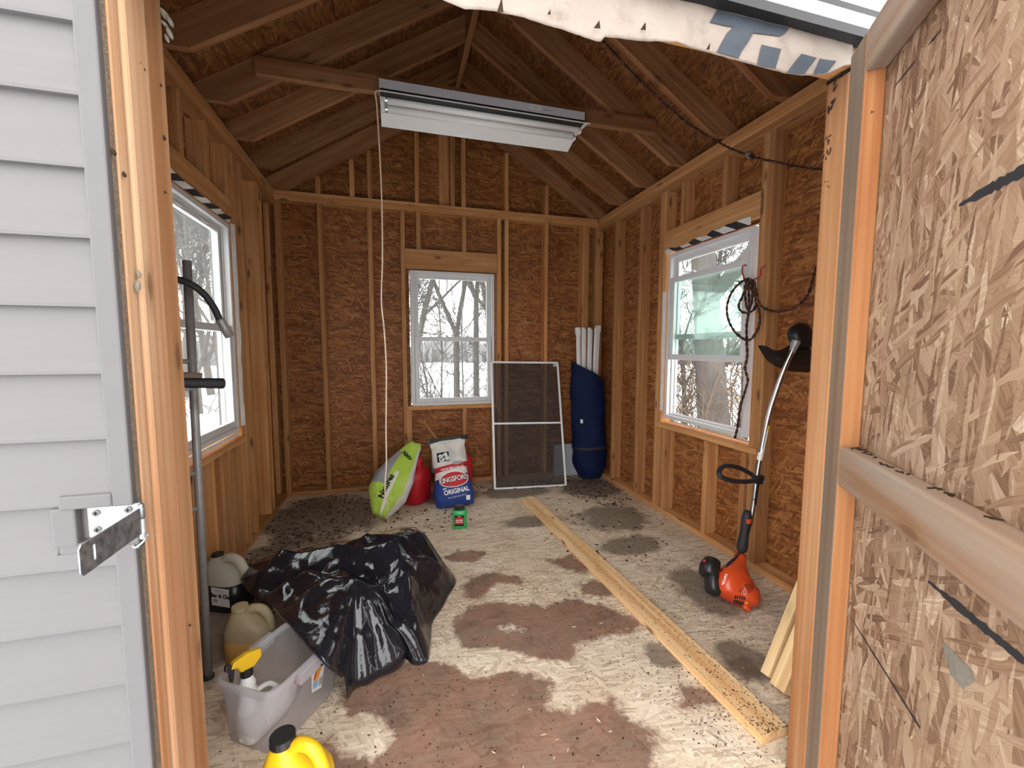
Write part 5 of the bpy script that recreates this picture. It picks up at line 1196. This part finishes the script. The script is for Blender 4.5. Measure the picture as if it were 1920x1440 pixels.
x, y = atx(1290, 5.6); tree(x, y, 5, .05, 12, 'slender bare tree at the left side of the right window', G, depth=4, nb=10, thin=True, first=.08)
x, y = atx(1325, 6.4); tree(x, y, 6, .07, 13, 'bare tree behind the massive trunk, on its left', G, lean=(.2, 0), depth=4, nb=9, thin=True, first=.1)
x, y = atx(1400, 5.8); tree(x, y, 6, .08, 14, 'bare tree behind the massive trunk, on its right', G, depth=4, nb=9, thin=True, first=.1)
x, y = atx(1262, 8.0); tree(x, y, 7, .12, 15, 'bare tree far off at the left edge of the right window', G, depth=4, nb=9)
G = 'bare trees beyond the left window'
x, y = atx(366, -4.5); tree(x, y, 5.5, .10, 16, 'bare tree close outside the left window', G, depth=4, nb=10, first=.15)
x, y = atx(392, -6.0); tree(x, y, 6.5, .13, 17, 'bare tree further out, right of the close one in the left window', G, depth=4, nb=10, first=.15)
x, y = atx(345, -6.5); tree(x, y, 6.5, .13, 18, 'bare tree further out, left of the close one in the left window', G, depth=4, nb=10, first=.15)
x, y = atx(415, -8.5); tree(x, y, 7.5, .16, 19, 'furthest bare tree, at the right edge of the left window', G, depth=4, nb=10, first=.15)
def brush(name, n, fn, hmin, hmax, mat, label, cat):
    rr = random.Random(n); mb = MB()
    for i in range(n):
        x, y = fn(rr); z = gz(x, y)-.05; h = hmin+(hmax-hmin)*rr.random(); d = Vector((rr.gauss(0, .35), rr.gauss(0, .35), 1)).normalized(); p = Vector((x, y, z)); path = [p.copy()]
        for k in range(5): d = (d+Vector((rr.gauss(0, .18), rr.gauss(0, .18), -.05*k))).normalized(); p = p+d*h/5; path.append(p.copy())
        mb.tube(path, [.011, .010, .009, .008, .007, .006], 3, cap=False)
        for q in range(3):
            c = path[rr.randint(1, 4)]; e = (d+Vector((rr.gauss(0, .8), rr.gauss(0, .8), rr.gauss(.1, .4)))).normalized(); mb.tube([c, c+e*h*.16, c+e*h*.3+Vector((0, 0, .03))], [.007, .006, .005], 3, cap=False)
    return tag(mb.build(name, mat, fix=False), label, cat, kind='stuff')
brush('undergrowth', 420, lambda r: (3.6+5*r.random(), 2.6+7*r.random()), 1.0, 2.8, M['grass'], 'tangled brown undergrowth outside the right window', 'undergrowth')
brush('saplings', 150, lambda r: (-.6+4.2*r.random(), 5.6+5*r.random()), .8, 2.6, M['twig'], 'thin grey twigs rising from the snow outside the back window', 'undergrowth')
brush('twig_thicket', 260, lambda r: (-4-6*r.random(), 4+9*r.random()), 1.0, 3.0, M['twig'], 'tangled grey twigs outside the left window', 'undergrowth')
# far edge of the field: woods as one ragged belt with depth
rr = random.Random(77); mb = MB()
for i in range(900):
    a = radians(-75+150*i/900+rr.random()*.2); d = 44+14*rr.random(); x, y = d*sin(a), 3+d*cos(a); h = 1.1+1.9*rr.random(); w = .25+.5*rr.random()
    mb.loft([sring((x, y, -.6), w*.7, w*.7, 6, 2), sring((x, y, h*.5), w, w, 6, 2), sring((x+rr.gauss(0, .2), y, h), w*.2, w*.2, 6, 2)], cap=False)
tag(mb.build('distant_woods', M['far'], fix=False), 'pale belt of distant woods at the far edge of the snowy field', 'woods', kind='stuff')
